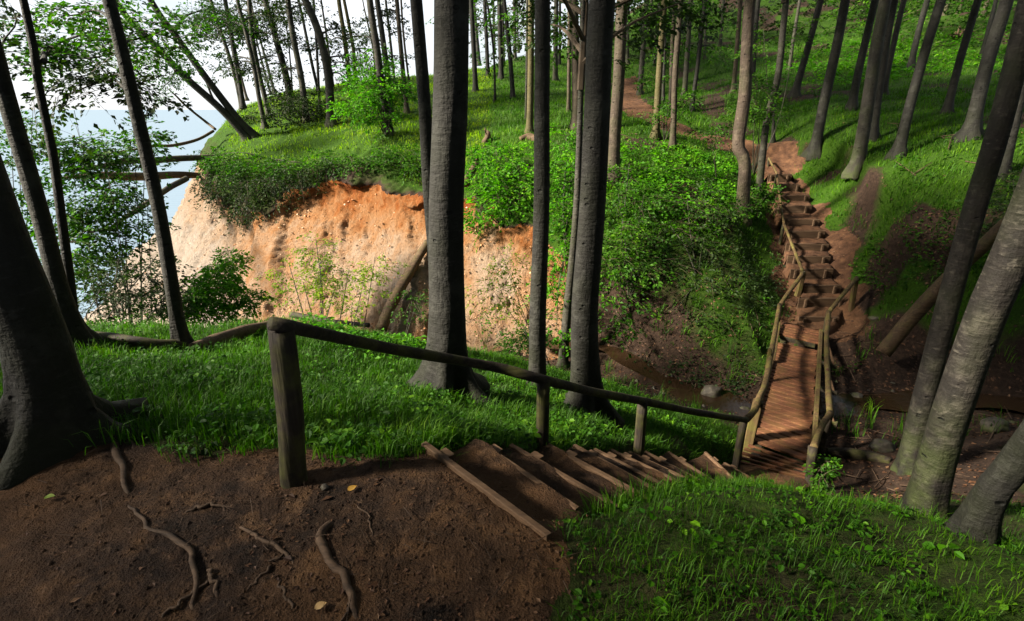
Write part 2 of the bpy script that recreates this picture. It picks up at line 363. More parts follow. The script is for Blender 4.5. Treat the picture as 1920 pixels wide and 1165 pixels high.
# brook
BROOK = [(13, 8.2, -3.6), (9.4, 8.9, -3.85), (7.3, 9.0, -4.0), (5.2, 8.7, -4.08), (4.2, 9.4, -4.15), (3.5, 10.3, -4.25), (2.5, 12.0, -4.45), (.6, 12.9, -4.8)]
c_w(*BROOK[:-1])
# near side between stairs and brook, right gully
c_uvd((1600, 900, 8.2), (1560, 850, 8.8), (1750, 870, 7.9), (1880, 790, 9.6), (1900, 700, 10.8), (1750, 690, 11.3), (1600, 760, 10.2), (1650, 700, 11.0), (1880, 880, 7.6))
c_w((4.5, 5.4, -3.05), (5.6, 5.6, -3.1), (3.0, 3.1, -1.15), (3.9, 4.5, -2.3), (2.2, 3.6, -1.5), (1.45, 3.55, -1.15), (.95, 2.95, -.75))
c_uvd((1740, 955, 4.7), (1705, 885, 6.1), (1815, 1005, 4.2), (1900, 950, 5.0))
c_w((6.5, 4.0, -2.0), (9, 5.5, -2.4), (9, 1, -.2), (14, 4, -1.2))
# mound at the right foreground
c_uvd((1450, 900, 3.25), (1250, 930, 2.95), (1150, 965, 2.7), (1060, 1012, 2.33), (960, 1060, 2.2), (1300, 1160, 1.92), (1900, 1160, 2.1), (1900, 1020, 3.0), (1690, 965, 3.6), (1590, 930, 3.5), (1400, 1020, 2.45), (1650, 1060, 2.55))
# cliff top edge and headland
c_uvd((640, 315, 19.5), (740, 326, 18.6), (870, 348, 17.4), (500, 305, 20.4), (392, 285, 22), (385, 258, 23.4), (480, 262, 22.5), (620, 235, 22.5), (735, 256, 20), (500, 240, 24),
      (392, 222, 25.5), (660, 190, 27), (455, 205, 27), (780, 137, 32), (640, 150, 33), (540, 168, 33), (460, 185, 32), (402, 206, 29), (820, 250, 21.5), (560, 290, 21))
# cliff face
c_uvd((640, 450, 17.7), (640, 560, 16.4), (500, 420, 19), (500, 560, 17.2), (400, 450, 20.3), (400, 580, 18.2), (300, 480, 21.5), (240, 480, 22.5), (300, 600, 19.2), (200, 560, 20.5),
      (160, 605, 20), (780, 480, 16.2), (780, 610, 15.0), (880, 440, 15.9), (880, 560, 14.9), (345, 345, 23), (950, 640, 14.3), (1000, 560, 14.5), (950, 445, 15.4), (300, 410, 22.6))
c_w((-17.6, 24, -8), (-20, 30, -9), (-24, 37, -10), (-20, 20, -9), (-20, 15, -12), (-25, 20, -17), (-26, 12, -20), (-34, 25, -22), (-46, -10, -22), (-46, 62, -26), (-46, 20, -24), (-30, 3, -14), (-28, -10, -6))
# slopes beyond the headland crest and the hillside
c_w((-15, 41, -3), (-7, 43, .8), (0, 47, 5.0), (-15, 62, -16), (0, 62, 4), (9, 52, 8.5), (22, 62, 17), (46, 62, 26), (46, 30, 14), (46, 5, 5), (46, -10, 4), (20, -10, 2), (-10, -10, .5))
c_uvd((900, 120, 36), (970, 97, 40), (1090, 105, 40), (1175, 120, 36), (1350, 88, 38), (1220, 88, 42), (1480, 130, 30), (1620, 25, 40), (1800, 25, 36), (1840, 108, 28), (1706, 129, 27), (1905, 10, 38),
      (892, 172, 28), (962, 185, 25), (1041, 154, 29), (993, 250, 20), (905, 256, 20.5), (1079, 237, 20.5), (960, 292, 18.7), (1150, 345, 15.4), (1060, 335, 16.7), (1229, 257, 20), (1261, 279, 18.7),
      (1050, 400, 15.3), (1200, 450, 13.6), (1200, 352, 15.4), (1300, 332, 16.7), (1390, 412, 14.8), (1423, 362, 16.8), (1300, 500, 13.1), (1250, 600, 12.5), (1300, 650, 12.0), (1200, 650, 12.9),
      (1350, 720, 11.2), (1425, 560, 12.7), (1442, 480, 14.2), (1150, 620, 13.5), (1085, 560, 13.9), (1060, 480, 14.5), (1180, 690, 12.8), (1335, 752, 10.7), (1255, 775, 9.9), (1150, 718, 11.8),
      (1297, 206, 23), (1375, 172, 25), (1199, 177, 26), (1488, 181, 24), (1596, 204, 20), (1527, 288, 17.4), (1606, 320, 15), (1684, 292, 15.8), (1773, 218, 17.5), (1818, 258, 14.5), (1900, 255, 13.8),
      (1920, 400, 11.6), (1700, 450, 13), (1640, 555, 12.1), (1700, 640, 11.4), (1900, 600, 10.6), (1780, 540, 11.8), (1590, 470, 13.8), (1570, 400, 14.8), (1620, 360, 14.6), (1560, 330, 16.6))
# far stairs and upper path
FSTEP = []
fp = [(1536, 598, -2.93, 12.55), (1525, 553, -2.6, 13.05), (1521, 527, -2.35, 13.4), (1516, 504, -2.15, 13.8), (1511, 478, -1.93, 14.2), (1506, 456, -1.73, 14.55), (1506, 432, -1.5, 14.95), (1495, 410, -1.28, 15.35),
      (1488, 386, -1.04, 15.8), (1484, 365, -.84, 16.3), (1478, 346, -.62, 16.9), (1464, 325, -.33, 17.6)]
c_uvz(*[(u, v, z-.06) for u, v, z, d in fp])
c_uvd((1405, 290, 20), (1300, 252, 23), (1200, 210, 27), (1172, 186, 31), (1470, 305, 18.6))
# near stairs: left/right ends and height
NS = [((795, 828), (1030, 1003), 0.0), ((895, 825), (1083, 953), -.22), ((958, 831), (1137, 938), -.44), ((1028, 832), (1205, 928), -.67), ((1076, 835), (1240, 921), -.9), ((1115, 840), (1262, 918), -1.12),
      ((1146, 843), (1300, 915), -1.35), ((1180, 846), (1318, 912), -1.58), ((1210, 846), (1335, 913), -1.83), ((1253, 847), (1345, 906), -2.12), ((1322, 848), (1376, 897), -2.47), ((1358, 867), (1408, 896), -2.78)]
for i, (a, b, z) in enumerate(NS):
    if i: c_uvz((*a, z-.13), (*b, z-.13))
c_w((3.4, 6.3, -3.45), (4.25, 6.0, -3.45), (3.9, 6.6, -3.6), (6.7, 11.0, -3.5))

RX0, RX1, RY0, RY1, RS = -46.0, 46.0, -10.0, 62.0, 0.1
NX = int((RX1-RX0)/RS)+1; NY = int((RY1-RY0)/RS)+1
def build_heights():
    pts = np.array(CP); pts[:, 0] = np.clip(pts[:, 0], RX0, RX1); pts[:, 1] = np.clip(pts[:, 1], RY0, RY1)
    r = delaunay_2d_cdt([Vector(p[:2]) for p in pts], [], [], 0, 1e-4)
    vs, tris, orig = r[0], r[2], r[3]
    zz = np.array([np.mean([pts[k, 2] for k in o]) if o else 0 for o in orig]); xy = np.array([tuple(v) for v in vs])
    H = np.full((NY, NX), np.nan)
    for t in tris:
        a, b, c = xy[t[0]], xy[t[1]], xy[t[2]]
        i0 = max(0, int((min(a[0], b[0], c[0])-RX0)/RS)-1); i1 = min(NX, int((max(a[0], b[0], c[0])-RX0)/RS)+3)
        j0 = max(0, int((min(a[1], b[1], c[1])-RY0)/RS)-1); j1 = min(NY, int((max(a[1], b[1], c[1])-RY0)/RS)+3)
        X, Y = np.meshgrid(RX0+RS*np.arange(i0, i1), RY0+RS*np.arange(j0, j1))
        den = (b[1]-c[1])*(a[0]-c[0]) + (c[0]-b[0])*(a[1]-c[1])
        if abs(den) < 1e-9: continue
        w0 = ((b[1]-c[1])*(X-c[0]) + (c[0]-b[0])*(Y-c[1]))/den; w1 = ((c[1]-a[1])*(X-c[0]) + (a[0]-c[0])*(Y-c[1]))/den; w2 = 1-w0-w1
        m = (w0 > -1e-6) & (w1 > -1e-6) & (w2 > -1e-6)
        sub = H[j0:j1, i0:i1]; sub[m] = (w0*zz[t[0]] + w1*zz[t[1]] + w2*zz[t[2]])[m]
    H[np.isnan(H)] = np.nanmean(H)
    return H
def blur(H, sig):
    k = int(3*sig/RS); w = np.exp(-0.5*(np.arange(-k, k+1)*RS/sig)**2); w /= w.sum()
    for ax in (0, 1):
        p = np.pad(H, [(k, k) if a == ax else (0, 0) for a in (0, 1)], 'edge'); o = np.zeros_like(H); n = H.shape[ax]
        for i, wi in enumerate(w): o += wi*(p[i:i+n] if ax == 0 else p[:, i:i+n])
        H = o
    return H
H0 = build_heights()
GX, GY = np.meshgrid(RX0+RS*np.arange(NX), RY0+RS*np.arange(NY))
RR = np.hypot(GX, GY)
a_, b_, c_ = blur(H0, .16), blur(H0, .45), blur(H0, 1.1)
w1 = np.clip((RR-5)/5, 0, 1); w2 = np.clip((RR-15)/10, 0, 1)
HH = a_*(1-w1) + b_*w1; HH = HH*(1-w2) + c_*w2
clf = np.clip((GY-13)/3, 0, 1)*np.clip((24-GY)/3, 0, 1)*np.clip((2-GX)/2, 0, 1)
HH = HH*(1-clf) + b_*clf
keepout = ((GX-(-.17))*.72+(GY-2.2)*.69 > .06) | (GY > 7)
def carve(pts, rad, drop, sl=1.1):
    """press the ground down to just under a line of (x, y, z) points"""
    global HH
    for a, b in zip(pts[:-1], pts[1:]):
        a = np.asarray(a); b = np.asarray(b); ab = (b-a)[:2]
        t = np.clip(((GX-a[0])*ab[0]+(GY-a[1])*ab[1])/(ab@ab+1e-9), 0, 1); d = np.hypot(GX-a[0]-t*ab[0], GY-a[1]-t*ab[1])
        z = a[2]+(b[2]-a[2])*t-drop + np.clip(d-rad, 0, 9)*sl
        HH = np.where((d < rad+1.2) & (keepout > 0), np.minimum(HH, z), HH)
carve([Pz(u, v, z) for u, v, z, d in fp], .62, .25, .7)
carve([(Pz(*a, z)+Pz(*b, z))/2 for a, b, z in NS[1:]]+[np.array([3.85, 6.4, -3.4])], .42, .16, 3.0)
carve([np.array([3.85, 6.4, -3.4]), np.array([6.5, 10.8, -3.4])], .6, .1)
def bil(A, x, y):
    fx = np.clip((np.asarray(x)-RX0)/RS, 0, NX-1.001); fy = np.clip((np.asarray(y)-RY0)/RS, 0, NY-1.001)
    i = fx.astype(int); j = fy.astype(int); fx = fx-i; fy = fy-j
    return (A[j, i]*(1-fx)+A[j, i+1]*fx)*(1-fy) + (A[j+1, i]*(1-fx)+A[j+1, i+1]*fx)*fy
GRx, GRy = np.gradient(HH, RS)[1], np.gradient(HH, RS)[0]
SLOPE = np.hypot(GRx, GRy)
def hz(x, y): return bil(HH, x, y)
def G(u, v, dmin=1.0):
    """where the pixel's ray meets the ground"""
    r = ray(u, v); t = np.concatenate([np.arange(dmin, 12, .01), np.arange(12, 75, .04)])
    p = CAM + t[:, None]*r
    b = np.nonzero(p[:, 2] < hz(p[:, 0], p[:, 1]))[0]
    return p[b[0]] if len(b) else p[-1]

# zones ---------------------------------------------------------------
def poly_mask(poly, X, Y):
    m = np.zeros(X.shape, bool); n = len(poly)
    for i in range(n):
        x0, y0 = poly[i][:2]; x1, y1 = poly[(i+1) % n][:2]
        c = ((y0 > Y) != (y1 > Y)) & (X < (x1-x0)*(Y-y0)/((y1-y0) if abs(y1-y0) > 1e-9 else 1e-9) + x0)
        m ^= c
    return m
def line_dist(pts, X, Y):
    d = np.full(X.shape, 1e9)
    for a, b in zip(pts[:-1], pts[1:]):
        a = np.array(a[:2]); b = np.array(b[:2]); ab = b-a; t = np.clip(((X-a[0])*ab[0]+(Y-a[1])*ab[1])/(ab@ab+1e-9), 0, 1)
        d = np.minimum(d, np.hypot(X-a[0]-t*ab[0], Y-a[1]-t*ab[1]))
    return d
NSW = [(Pz(*a, z), Pz(*b, z)) for a, b, z in NS]
pad = [(-9, -9), (-9, 1.6), (-4.2, 2.3)] + [tuple(G(u, v)[:2]) for u, v in ((60, 862), (230, 842), (400, 838), (530, 850), (640, 855))] + [tuple(a[:2]) for a, b in NSW] \
    + [tuple(Pz(1382, 872, -3.1)[:2]), tuple(Pz(1500, 897, -3.1)[:2])] + [tuple(b[:2]) for a, b in NSW[::-1]] + [tuple(G(u, v)[:2]) for u, v in ((1045, 1040), (1015, 1090), (1005, 1162))] + [(.0, .4), (.6, -9)]
UP = [G(u, v) for u, v in ((1468, 318), (1440, 298), (1405, 288), (1350, 270), (1300, 252), (1250, 236), (1210, 215), (1172, 187))] + [np.array([7.6, 36, 3])]
FARP = [Pz(u, v, z) for u, v, z, d in fp]
TRAIL = [G(u, v) for u, v in ((1625, 322), (1612, 370), (1600, 430), (1590, 480), (1575, 530), (1570, 590))]
jx = fbm(GX*1.7, GY*1.7, 3, 5)*0.25; jy = fbm(GX*1.7, GY*1.7, 3, 9)*0.25
jn = np.clip(RR/6, .35, 1.6); JX = GX+jx*jn; JY = GY+jy*jn
Zdirt = poly_mask(pad, GX+jx*.5, GY+jy*.5).astype(float)
dU = line_dist(UP, JX, JY); Zdirt = np.maximum(Zdirt, np.clip((.75-dU)/.2+.5, 0, 1))
Zdirt = np.maximum(Zdirt, np.clip((.75-line_dist(FARP, JX, JY))/.2+.5, 0, 1))
dB = line_dist(BROOK, JX, JY)
clx = np.interp(GY, [12, 14, 16, 18, 22, 60], [1.6, 1.5, 0.2, -.6, -2, -2])
TOPZ = np.interp(GX, [-16, -13, -12, -10.8, -9.4, -8.2, -6.6, -4, -1.6, 1], [-.3, -.35, -1.0, -1.7, -1.9, -1.2, -.6, -.8, -1.0, -1.5]) + jx*1.6
Zsoil = np.clip((1.7-dB)/1.0, 0, 1)
Zedge = ((HH > TOPZ-.2) & (HH < TOPZ+.9) & (SLOPE > .62) & (GX < clx + jx*2) & (GY > 12.3) & (GY < 40)).astype(float)
Zsoil = np.maximum(Zsoil, Zedge*.55)
sl_ = [tuple(G(u, v)[:2]) for u, v in ((1462, 318), (1496, 322), (1530, 368), (1562, 420), (1608, 468), (1618, 520), (1604, 575), (1640, 615), (1560, 640), (1500, 600), (1470, 480), (1448, 380))]
Zdirt = np.maximum(Zdirt, poly_mask(sl_, JX, JY).astype(float))
Zsoil = np.maximum(Zsoil, np.clip((.34-line_dist(TRAIL, JX, JY))/.4+.5, 0, 1)*.9)
gul = [tuple(G(u, v)[:2]) for u, v in ((1550, 640), (1640, 590), (1720, 625), (1920, 690), (1920, 930), (1760, 960), (1640, 950), (1540, 905))]
Zsoil = np.maximum(Zsoil, poly_mask(gul, JX, JY)*(HH < -1.9)*.95)
lb = [tuple(G(u, v)[:2]) for u, v in ((1200, 470), (1330, 440), (1440, 430), (1475, 520), (1470, 640), (1390, 760), (1200, 690), (1130, 640))]
Zsoil = np.maximum(Zsoil, poly_mask(lb, JX, JY)*.40)
Zclay = ((HH < TOPZ) & (SLOPE + jx*.5 > .62) & (GX < clx + jx*2) & (GY > 12.3) & (GY < 40)).astype(float)
Zclay = np.maximum(Zclay, ((HH < -.4+jx*2) & (GX < -13.5) & (SLOPE > .5) & (GY > 13)).astype(float))
Zclay = blur(Zclay, .12); Zover = blur(Zedge, .22)
Zdirt = blur(Zdirt, .06); Zsoil = blur(Zsoil, .25)
Zpatch = np.clip((fbm(GX*.55, GY*.55, 4, 61)-.12)*3.2, 0, .75)*((GX > 4) & (GY > 9)); Zsoil = np.maximum(Zsoil, Zpatch)
Zgrass = np.clip(1-Zdirt*1.4, 0, 1)*np.clip(1-Zclay*1.6, 0, 1)*np.clip(1-Zsoil*1.05, 0, 1)

Zd2 = blur(Zdirt, .20)
# terrain mesh ----------------------------------------------------------
def terrain():
    ang = np.concatenate([np.linspace(-110, -52, 60)[:-1], np.linspace(-52, 52, 660)[:-1], np.linspace(52, 110, 60)])*math.pi/180
    rad = np.concatenate([np.geomspace(.35, 12, 260)[:-1], np.linspace(12, 27, 230)[:-1], np.geomspace(27, 64, 70)])
    A, R = np.meshgrid(ang, rad); X = R*np.sin(A); Y = R*np.cos(A)
    Z = hz(X, Y)
    zd, zc, zs = bil(Zdirt, X, Y), bil(Zclay, X, Y), bil(Zsoil, X, Y)
    Z = Z + fbm(X*.7, Y*.7, 3, 1)*.10*(1-zd) + fbm(X*3, Y*3, 4, 2)*(.05*(1-zd) + .016*zd) + fbm(X*12, Y*12, 3, 3)*.012
    # clay: runnels and lumps, pushed out along the face
    gx, gy = bil(GRx, X, Y), bil(GRy, X, Y); ln = np.hypot(gx, gy)+1e-6
    s_ = (X*gy - Y*gx)/ln
    run = fbm(X*1.1+Z*.15, Z*.30+3, 4, 21)*.50 + fbm(X*3.2+Z*.9, Z*1.4, 4, 22)*.13 + fbm(X*8, Z*7+Y*4, 3, 23)*.085 + fbm(X*15, Z*13+Y*9, 2, 24)*.06
    n = np.sqrt(1+ln**2)
    X2 = X - gx/n*run*zc; Y2 = Y - gy/n*run*zc; Z2 = Z + run*zc*.4
    nr, na = R.shape
    ov = bil(Zover, X, Y)*(1+fbm(X*1.3, Y*1.3+Z, 3, 25)*.7); Y2 = Y2 - ov*.55; X2 = X2 - ov*.12; Z2 = Z2 - ov*.08 + (ov > .1)*fbm(X*6, Z*6+Y*3, 3, 26)*.10
    V = np.stack([X2, Y2, Z2], -1).reshape(-1, 3)
    i = np.arange(nr-1)[:, None]*na; j = np.arange(na-1)[None]
    Q = np.stack([i+j, i+j+1, i+na+j+1, i+na+j], -1).reshape(-1, 4)
    fd, fc = zd.ravel()[Q].mean(1), zc.ravel()[Q].mean(1)
    kind = np.zeros(len(Q), int); kind[fd > .5] = 1; kind[fc > .5] = 2
    green = (np.clip(1-zs*1.1-zc, 0, 1)*np.interp(R, [0, 7, 13], [.42, .55, 1])).ravel()
    topz = np.interp(X, [-16, -13, -9.6, -6.4, -4, -1.6, 1], [.4, .2, -.1, -.3, -.35, -.6, -1]); rel = np.clip((topz - Z)/5.0, 0, 1.3)
    band = .15 + rel*.75 + np.clip((-9-X)/5, 0, 1)*.40 + .25*np.exp(-((rel-.5)/.18)**2)*np.clip(1-np.abs(X+4.5)/3.5, 0, 1) - np.clip((rel-.62)*1.2, 0, .4)*np.clip((X+10)/4, 0, 1)
    band = band + .35*np.exp(-((X+.6)/.9)**2-((rel-.35)/.2)**2)
    for k, (nm, mt) in enumerate((('ground', 'ground'), ('dirt_path', 'dirt'), ('cliff', 'clay'))):
        q = Q[kind == k]; ids, inv = np.unique(q, return_inverse=True); q = inv.reshape(q.shape)
        at = {'green': ('POINT', green[ids])} if k == 0 else ({'band': ('POINT', band.ravel()[ids])} if k == 2 else None)
        o = mk(nm, V[ids], [q], M[mt], True, attrs=at)
        tag(o, ('dark forest floor under the grass and trees', 'brown trodden earth path and viewing spot', 'bare orange and pale clay cliff below the headland')[k], ('ground', 'path', 'cliff')[k], kind='structure')
terrain()
# sea
x = 9000.0
sea = mk('sea', [(-x, -400, -20), (x, -400, -20), (x, x, -20), (-x, x, -20)], [np.array([[0, 1, 2, 3]])], M['sea'], False)
tag(sea, 'pale blue grey sea stretching to the horizon', 'sea', kind='structure')
# brook
c = spline(BROOK, 60); c[:, 2] = hz(c[:, 0], c[:, 1]) + .07
t_ = np.gradient(c, axis=0); nrm = np.stack([-t_[:, 1], t_[:, 0], 0*t_[:, 0]], -1); nrm /= np.linalg.norm(nrm, axis=1)[:, None]
wd = (.42 + .15*np.sin(np.arange(60)*.7))[:, None]
V = np.concatenate([c+nrm*wd, c-nrm*wd]); k = np.arange(59)
o = mk('brook', V, [np.stack([k, k+1, k+61, k+60], -1)], M['creek'], True); tag(o, 'shallow brown brook running under the footbridge', 'brook', kind='structure')

# ------------------------------------------------------------------ stairs
def earth_tread(mb, a0, b0, a1, b1, z, ext=.12, seed=0, n=14, m=8, drop=.10):
    """soil between two boards, quads with a rough surface; a = left ends, b = right ends"""
    s = np.linspace(-ext, 1+ext, n)[None, :, None]; t = np.linspace(0, 1, m)[:, None, None]
    pa = np.asarray(a0)[:2] + t*(np.asarray(a1)-np.asarray(a0))[:2]; pb = np.asarray(b0)[:2] + t*(np.asarray(b1)-np.asarray(b0))[:2]
    p = pa + (pb-pa)*s
    X, Y = p[..., 0], p[..., 1]
    ed = np.clip((np.abs(np.linspace(-ext, 1+ext, n)-.5)-.5)/ext, 0, 1)[None]
    Z = z - .004 + fbm(X*5, Y*5, 3, 40+seed)*.045 + (1-t[..., 0])*.02 - ed*drop
    V = np.stack([X, Y, Z], -1).reshape(-1, 3); i = np.arange(m-1)[:, None]*n; j = np.arange(n-1)[None]
    mb.add(V, [np.stack([i+j, i+j+1, i+n+j+1, i+n+j], -1).reshape(-1, 4)])
def board_thing(name, label, ends, mat, thick, tall, stake_at, down, group=None, stake=(.085, .05, .30)):
    t = thing(name, label, 'stairs', tuple(np.mean([np.asarray(ends[0][0]), np.asarray(ends[0][1])], 0)))
    for i, (a, b) in enumerate(ends):
        a = np.asarray(a, float); b = np.asarray(b, float); tilt = (random.random()-.5)*.02
        d = np.array([0, 0, -tall/2]); th_ = thick*(.9+.25*random.random())
        mb = MB(); V, f = beam(a+d+(0, 0, tilt), b+d-(0, 0, tilt), th_, tall)
        mb.add(V, f); o = mb.build('step_board', mat, None, False, loc=t.location); o.parent = t
        for q in stake_at:
            if random.random() < .06: continue
            qq = q + random.uniform(-.04, .04); c = a + (b-a)*qq + np.asarray(down[i])*(th_/2+stake[1]/2+.003); c[2] -= .012+.01*random.random()
            ax = (b-a)/np.linalg.norm(b-a)
            mb = MB(); mb.add(*beam(c, c-(0, 0, stake[2]), stake[0], stake[1], up=np.cross(ax, (0, 0, 1))))
            s = mb.build('stake', mat, None, False, loc=t.location); s.parent = o
    return t
soil = MB(); downs = []
for i, (a, b) in enumerate(NSW):
    d = np.cross(b-a, (0, 0, 1)); d = -d/np.linalg.norm(d) if d[0] < 0 else d/np.linalg.norm(d)
    downs.append(d)
    if i+1 < len(NSW):
        a1, b1 = NSW[i+1]; earth_tread(soil, a+d*.02, b+d*.02, a1, b1, a1[2], seed=i)
    else:
        e = Pz(1382, 871, -3.12), Pz(1508, 897, -3.12); earth_tread(soil, a+d*.02, b+d*.02, e[0]+.1*d, e[1]+.1*d, -3.16, seed=i)
ax_ = [(b-a)/np.linalg.norm(b-a) for a, b in NSW]
near_ends = [(a, b+x*(.15 if i > 1 else 0)) for i, ((a, b), x) in enumerate(zip(NSW, ax_))]
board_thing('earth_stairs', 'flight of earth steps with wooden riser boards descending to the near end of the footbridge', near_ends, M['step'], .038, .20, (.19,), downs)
FS = [(1498, 582, 1573, 604), (1498, 554, 1587, 563), (1508, 531, 1577, 538), (1483, 499, 1562, 509), (1477, 474, 1557, 486), (1474, 454, 1554, 460), (1477, 430, 1547, 436), (1468, 409, 1537, 413),
      (1454, 384, 1522, 388), (1455, 365, 1519, 368), (1459, 345, 1501, 348), (1441, 326, 1485, 328)]
fv = [f[1] for f in fp][::-1]; fz = [f[2] for f in fp][::-1]
far_ends = []
for ul, vl, ur, vr in FS:
    z = float(np.interp((vl+vr)/2, fv, fz))
    y0 = Pz((ul+ur)/2, (vl+vr)/2, z)
    # same height at both ends; board runs roughly across the path
    far_ends.append((Pz(ul, vl*.45+vr*.55, z), Pz(ur, vr*.55+vl*.45, z)))
fdown = []
for i, (a, b) in enumerate(far_ends):
    d = np.cross(b-a, (0, 0, 1)); d /= np.linalg.norm(d); d = -d if d[1] > 0 else d; fdown.append(d)
    if i+1 < len(far_ends):
        a1, b1 = far_ends[i+1]; earth_tread(soil, a1-0.02*np.array([0, -1, 0])+d*.03, b1+d*.03, a, b, a[2], ext=.05, seed=30+i, n=18, drop=.26)
    else: earth_tread(soil, a+np.array([.0, 1.0, .0]), b+np.array([.1, 1.0, 0]), a, b, a[2], ext=.2, seed=60, n=18, drop=.25)
a, b = far_ends[0]; earth_tread(soil, a, b, Pz(1473, 605, -3.02), Pz(1539, 620, -3.02), -3.02, ext=.2, seed=70, n=18, drop=.25)
tag(soil.build('dirt_path', M['dirt'], None, True), 'packed earth treads between the riser boards of the stairs', 'path', kind='structure')
board_thing('earth_stairs', 'flight of earth steps climbing from the far end of the footbridge to the forest path', far_ends, M['step_shade'], .045, .30, (.12, .84), fdown, stake=(.06, .05, .22))

# ------------------------------------------------------------------ footbridge
ZB = -3.15
bn = Pz(1411, 826, ZB), Pz(1513, 863, ZB); bf = Pz(1460, 642, ZB), Pz(1530, 656, ZB)
br = thing('footbridge', 'narrow wooden footbridge with plank deck and round log handrails over the brook', 'bridge', tuple((bn[0]+bn[1])/2))
BL = np.array(br.location)
def bpart(name, mat, *pieces, smooth=False, parent=br):
    mb = MB()
    for V, f in pieces: mb.add(V, f)
    o = mb.build(name, mat, None, smooth, loc=BL); o.parent = parent; return o
def planks(A, B, n, th=.045, gap=.034, over=.0, zj=.004):
    """A = (left, right) near edge, B = far edge"""
    for k in range(n):
        t0, t1 = k/n, (k+1)/n; l0, l1 = A[0]+(B[0]-A[0])*t0, A[0]+(B[0]-A[0])*t1; r0, r1 = A[1]+(B[1]-A[1])*t0, A[1]+(B[1]-A[1])*t1
        p = (l0+l1)/2; q = (r0+r1)/2; w = min(np.linalg.norm(l1-l0), np.linalg.norm(r1-r0))
        ax = (q-p)/np.linalg.norm(q-p); e0, e1 = random.uniform(-.02, .02), random.uniform(-.02, .02); dz = random.uniform(-zj, zj)
        d = np.array([0, 0, -th/2+dz])
        bpart('deck_plank', M['deck'], beam(p - ax*(over+e0) + d, q + ax*(over+e1) + d + (0, 0, random.uniform(-zj, zj)), w*.985-gap, th, ch=.15))
planks(bn, bf, 27, over=.03)
ln = Pz(1382, 868, -3.20), Pz(1511, 898, -3.20)
lf = bn[0]+(0, 0, -.035), bn[1]+(0, 0, -.035)
sh = (lf[0]-bf[0])/np.linalg.norm(lf[0]-bf[0])*.02
planks(ln, (lf[0]+sh, lf[1]+sh), 5, over=.03)
pn = Pz(1463, 627, -2.97), Pz(1530, 643, -2.97); pf = Pz(1473, 605, -2.95), Pz(1540, 620, -2.95)
planks(pn, pf, 5, over=.03)
ux = (bf[0]-bn[0])/np.linalg.norm(bf[0]-bn[0]); rx = (bn[1]-bn[0])/np.linalg.norm(bn[1]-bn[0]); dn = np.array([0, 0, 1.0])
for s in (.12, .88):
    p = bn[0]+(bn[1]-bn[0])*s - dn*.145; q = bf[0]+(bf[1]-bf[0])*s - dn*.145; bpart('beam', M['log_old'], beam(p-ux*.3, q+ux*.4, .14, .18))
p0 = pn[0]-dn*.09; p1 = pn[1]-dn*.09; bpart('beam', M['log_old'], beam(p0+ux*.05, p1+ux*.05, .10, .085, up=ux))
# square kerb rails lying on the deck edges
def on(u, v, z): return Pz(u, v, z)
kr = [on(1527, 826, ZB+.10), on(1535, 700, ZB+.10), on(1539, 622, ZB+.22)]
for p, q in zip(kr[:-1], kr[1:]): bpart('edge_rail', M['log_rail'], beam(p, q, .07, .12))
kl = [on(1413, 800, ZB+.03), on(1449, 675, ZB+.03)]; bpart('edge_rail', M['log_rail'], beam(kl[0], kl[1], .05, .07))
bpart('edge_rail', M['log_rail'], beam(on(1451, 672, ZB+.12), on(1461, 607, ZB+.24), .06, .10))
# posts and log handrails
def post_at(u, vt, foot, r, lean=None, name='post', mat='log_rail', top=None):
    """round post from a world foot up to the pixel (u, vt) in the plane through the foot"""
    t = top if top is not None else in_plane(u, vt, foot)
    c = spline([np.asarray(foot)-(0, 0, .25), np.asarray(foot), t], 6); return tube(c, np.linspace(r*1.05, r*.95, 6), 10, .06, random.randint(0, 99))
def in_plane(u, v, base):
    n = np.array([base[0], base[1], 0.0]); n /= np.linalg.norm(n); r = ray(u, v)
    return CAM + r*((np.asarray(base)-CAM) @ n / (r @ n))
def rail(pts, r, seed=0, s=10):
    c = spline(pts, 5*len(pts)); n = len(c)
    c = c + np.stack([fbm(np.arange(n)*.31+seed, np.zeros(n)+k*7.7, 2, seed)*.012 for k in range(3)], -1)
    return tube(c, r*(1+.12*fbm(np.arange(n)*.5, np.zeros(n)+seed, 2, seed+3)), s, .10, seed)
lpost = bn[0] - rx*.06 - dn*.1; lt = in_plane(1422, 752, lpost)
bpart('post', M['log_rail'], beam(lpost-dn*.5, lt+dn*.0, .15, .13, up=ux))
lp2 = bf[0] - rx*.1 + ux*.6 - dn*.1; lt2 = in_plane(1462, 575, lp2)
bpart('post', M['log_rail'], post_at(0, 0, lp2, .05, top=lt2), smooth=True)
l0 = ln[0] - rx*.06; lt0 = in_plane(1400, 786, l0)
zl = lambda u, v, t: in_plane(u, v, lt+(lt2-lt)*t)
bpart('handrail', M['log_rail'], rail([lt0, in_plane(1417, 768, l0+(lpost-l0)*.6), lt+(0, 0, .03), zl(1436, 714, .2), zl(1448, 653, .55), lt2+(0, 0, .04)], .05, 3), smooth=True)
ls2 = far_ends[2][0] - np.array([.12, 0, 0]); lst = in_plane(1506, 511, ls2)
bpart('handrail', M['log_rail'], rail([lt2+np.array([.02, .05, .0]), lst], .048, 5), smooth=True)
bpart('post', M['log_rail'], beam(ls2-dn*.3, lst, .12, .12, up=(0, 1, 0)))
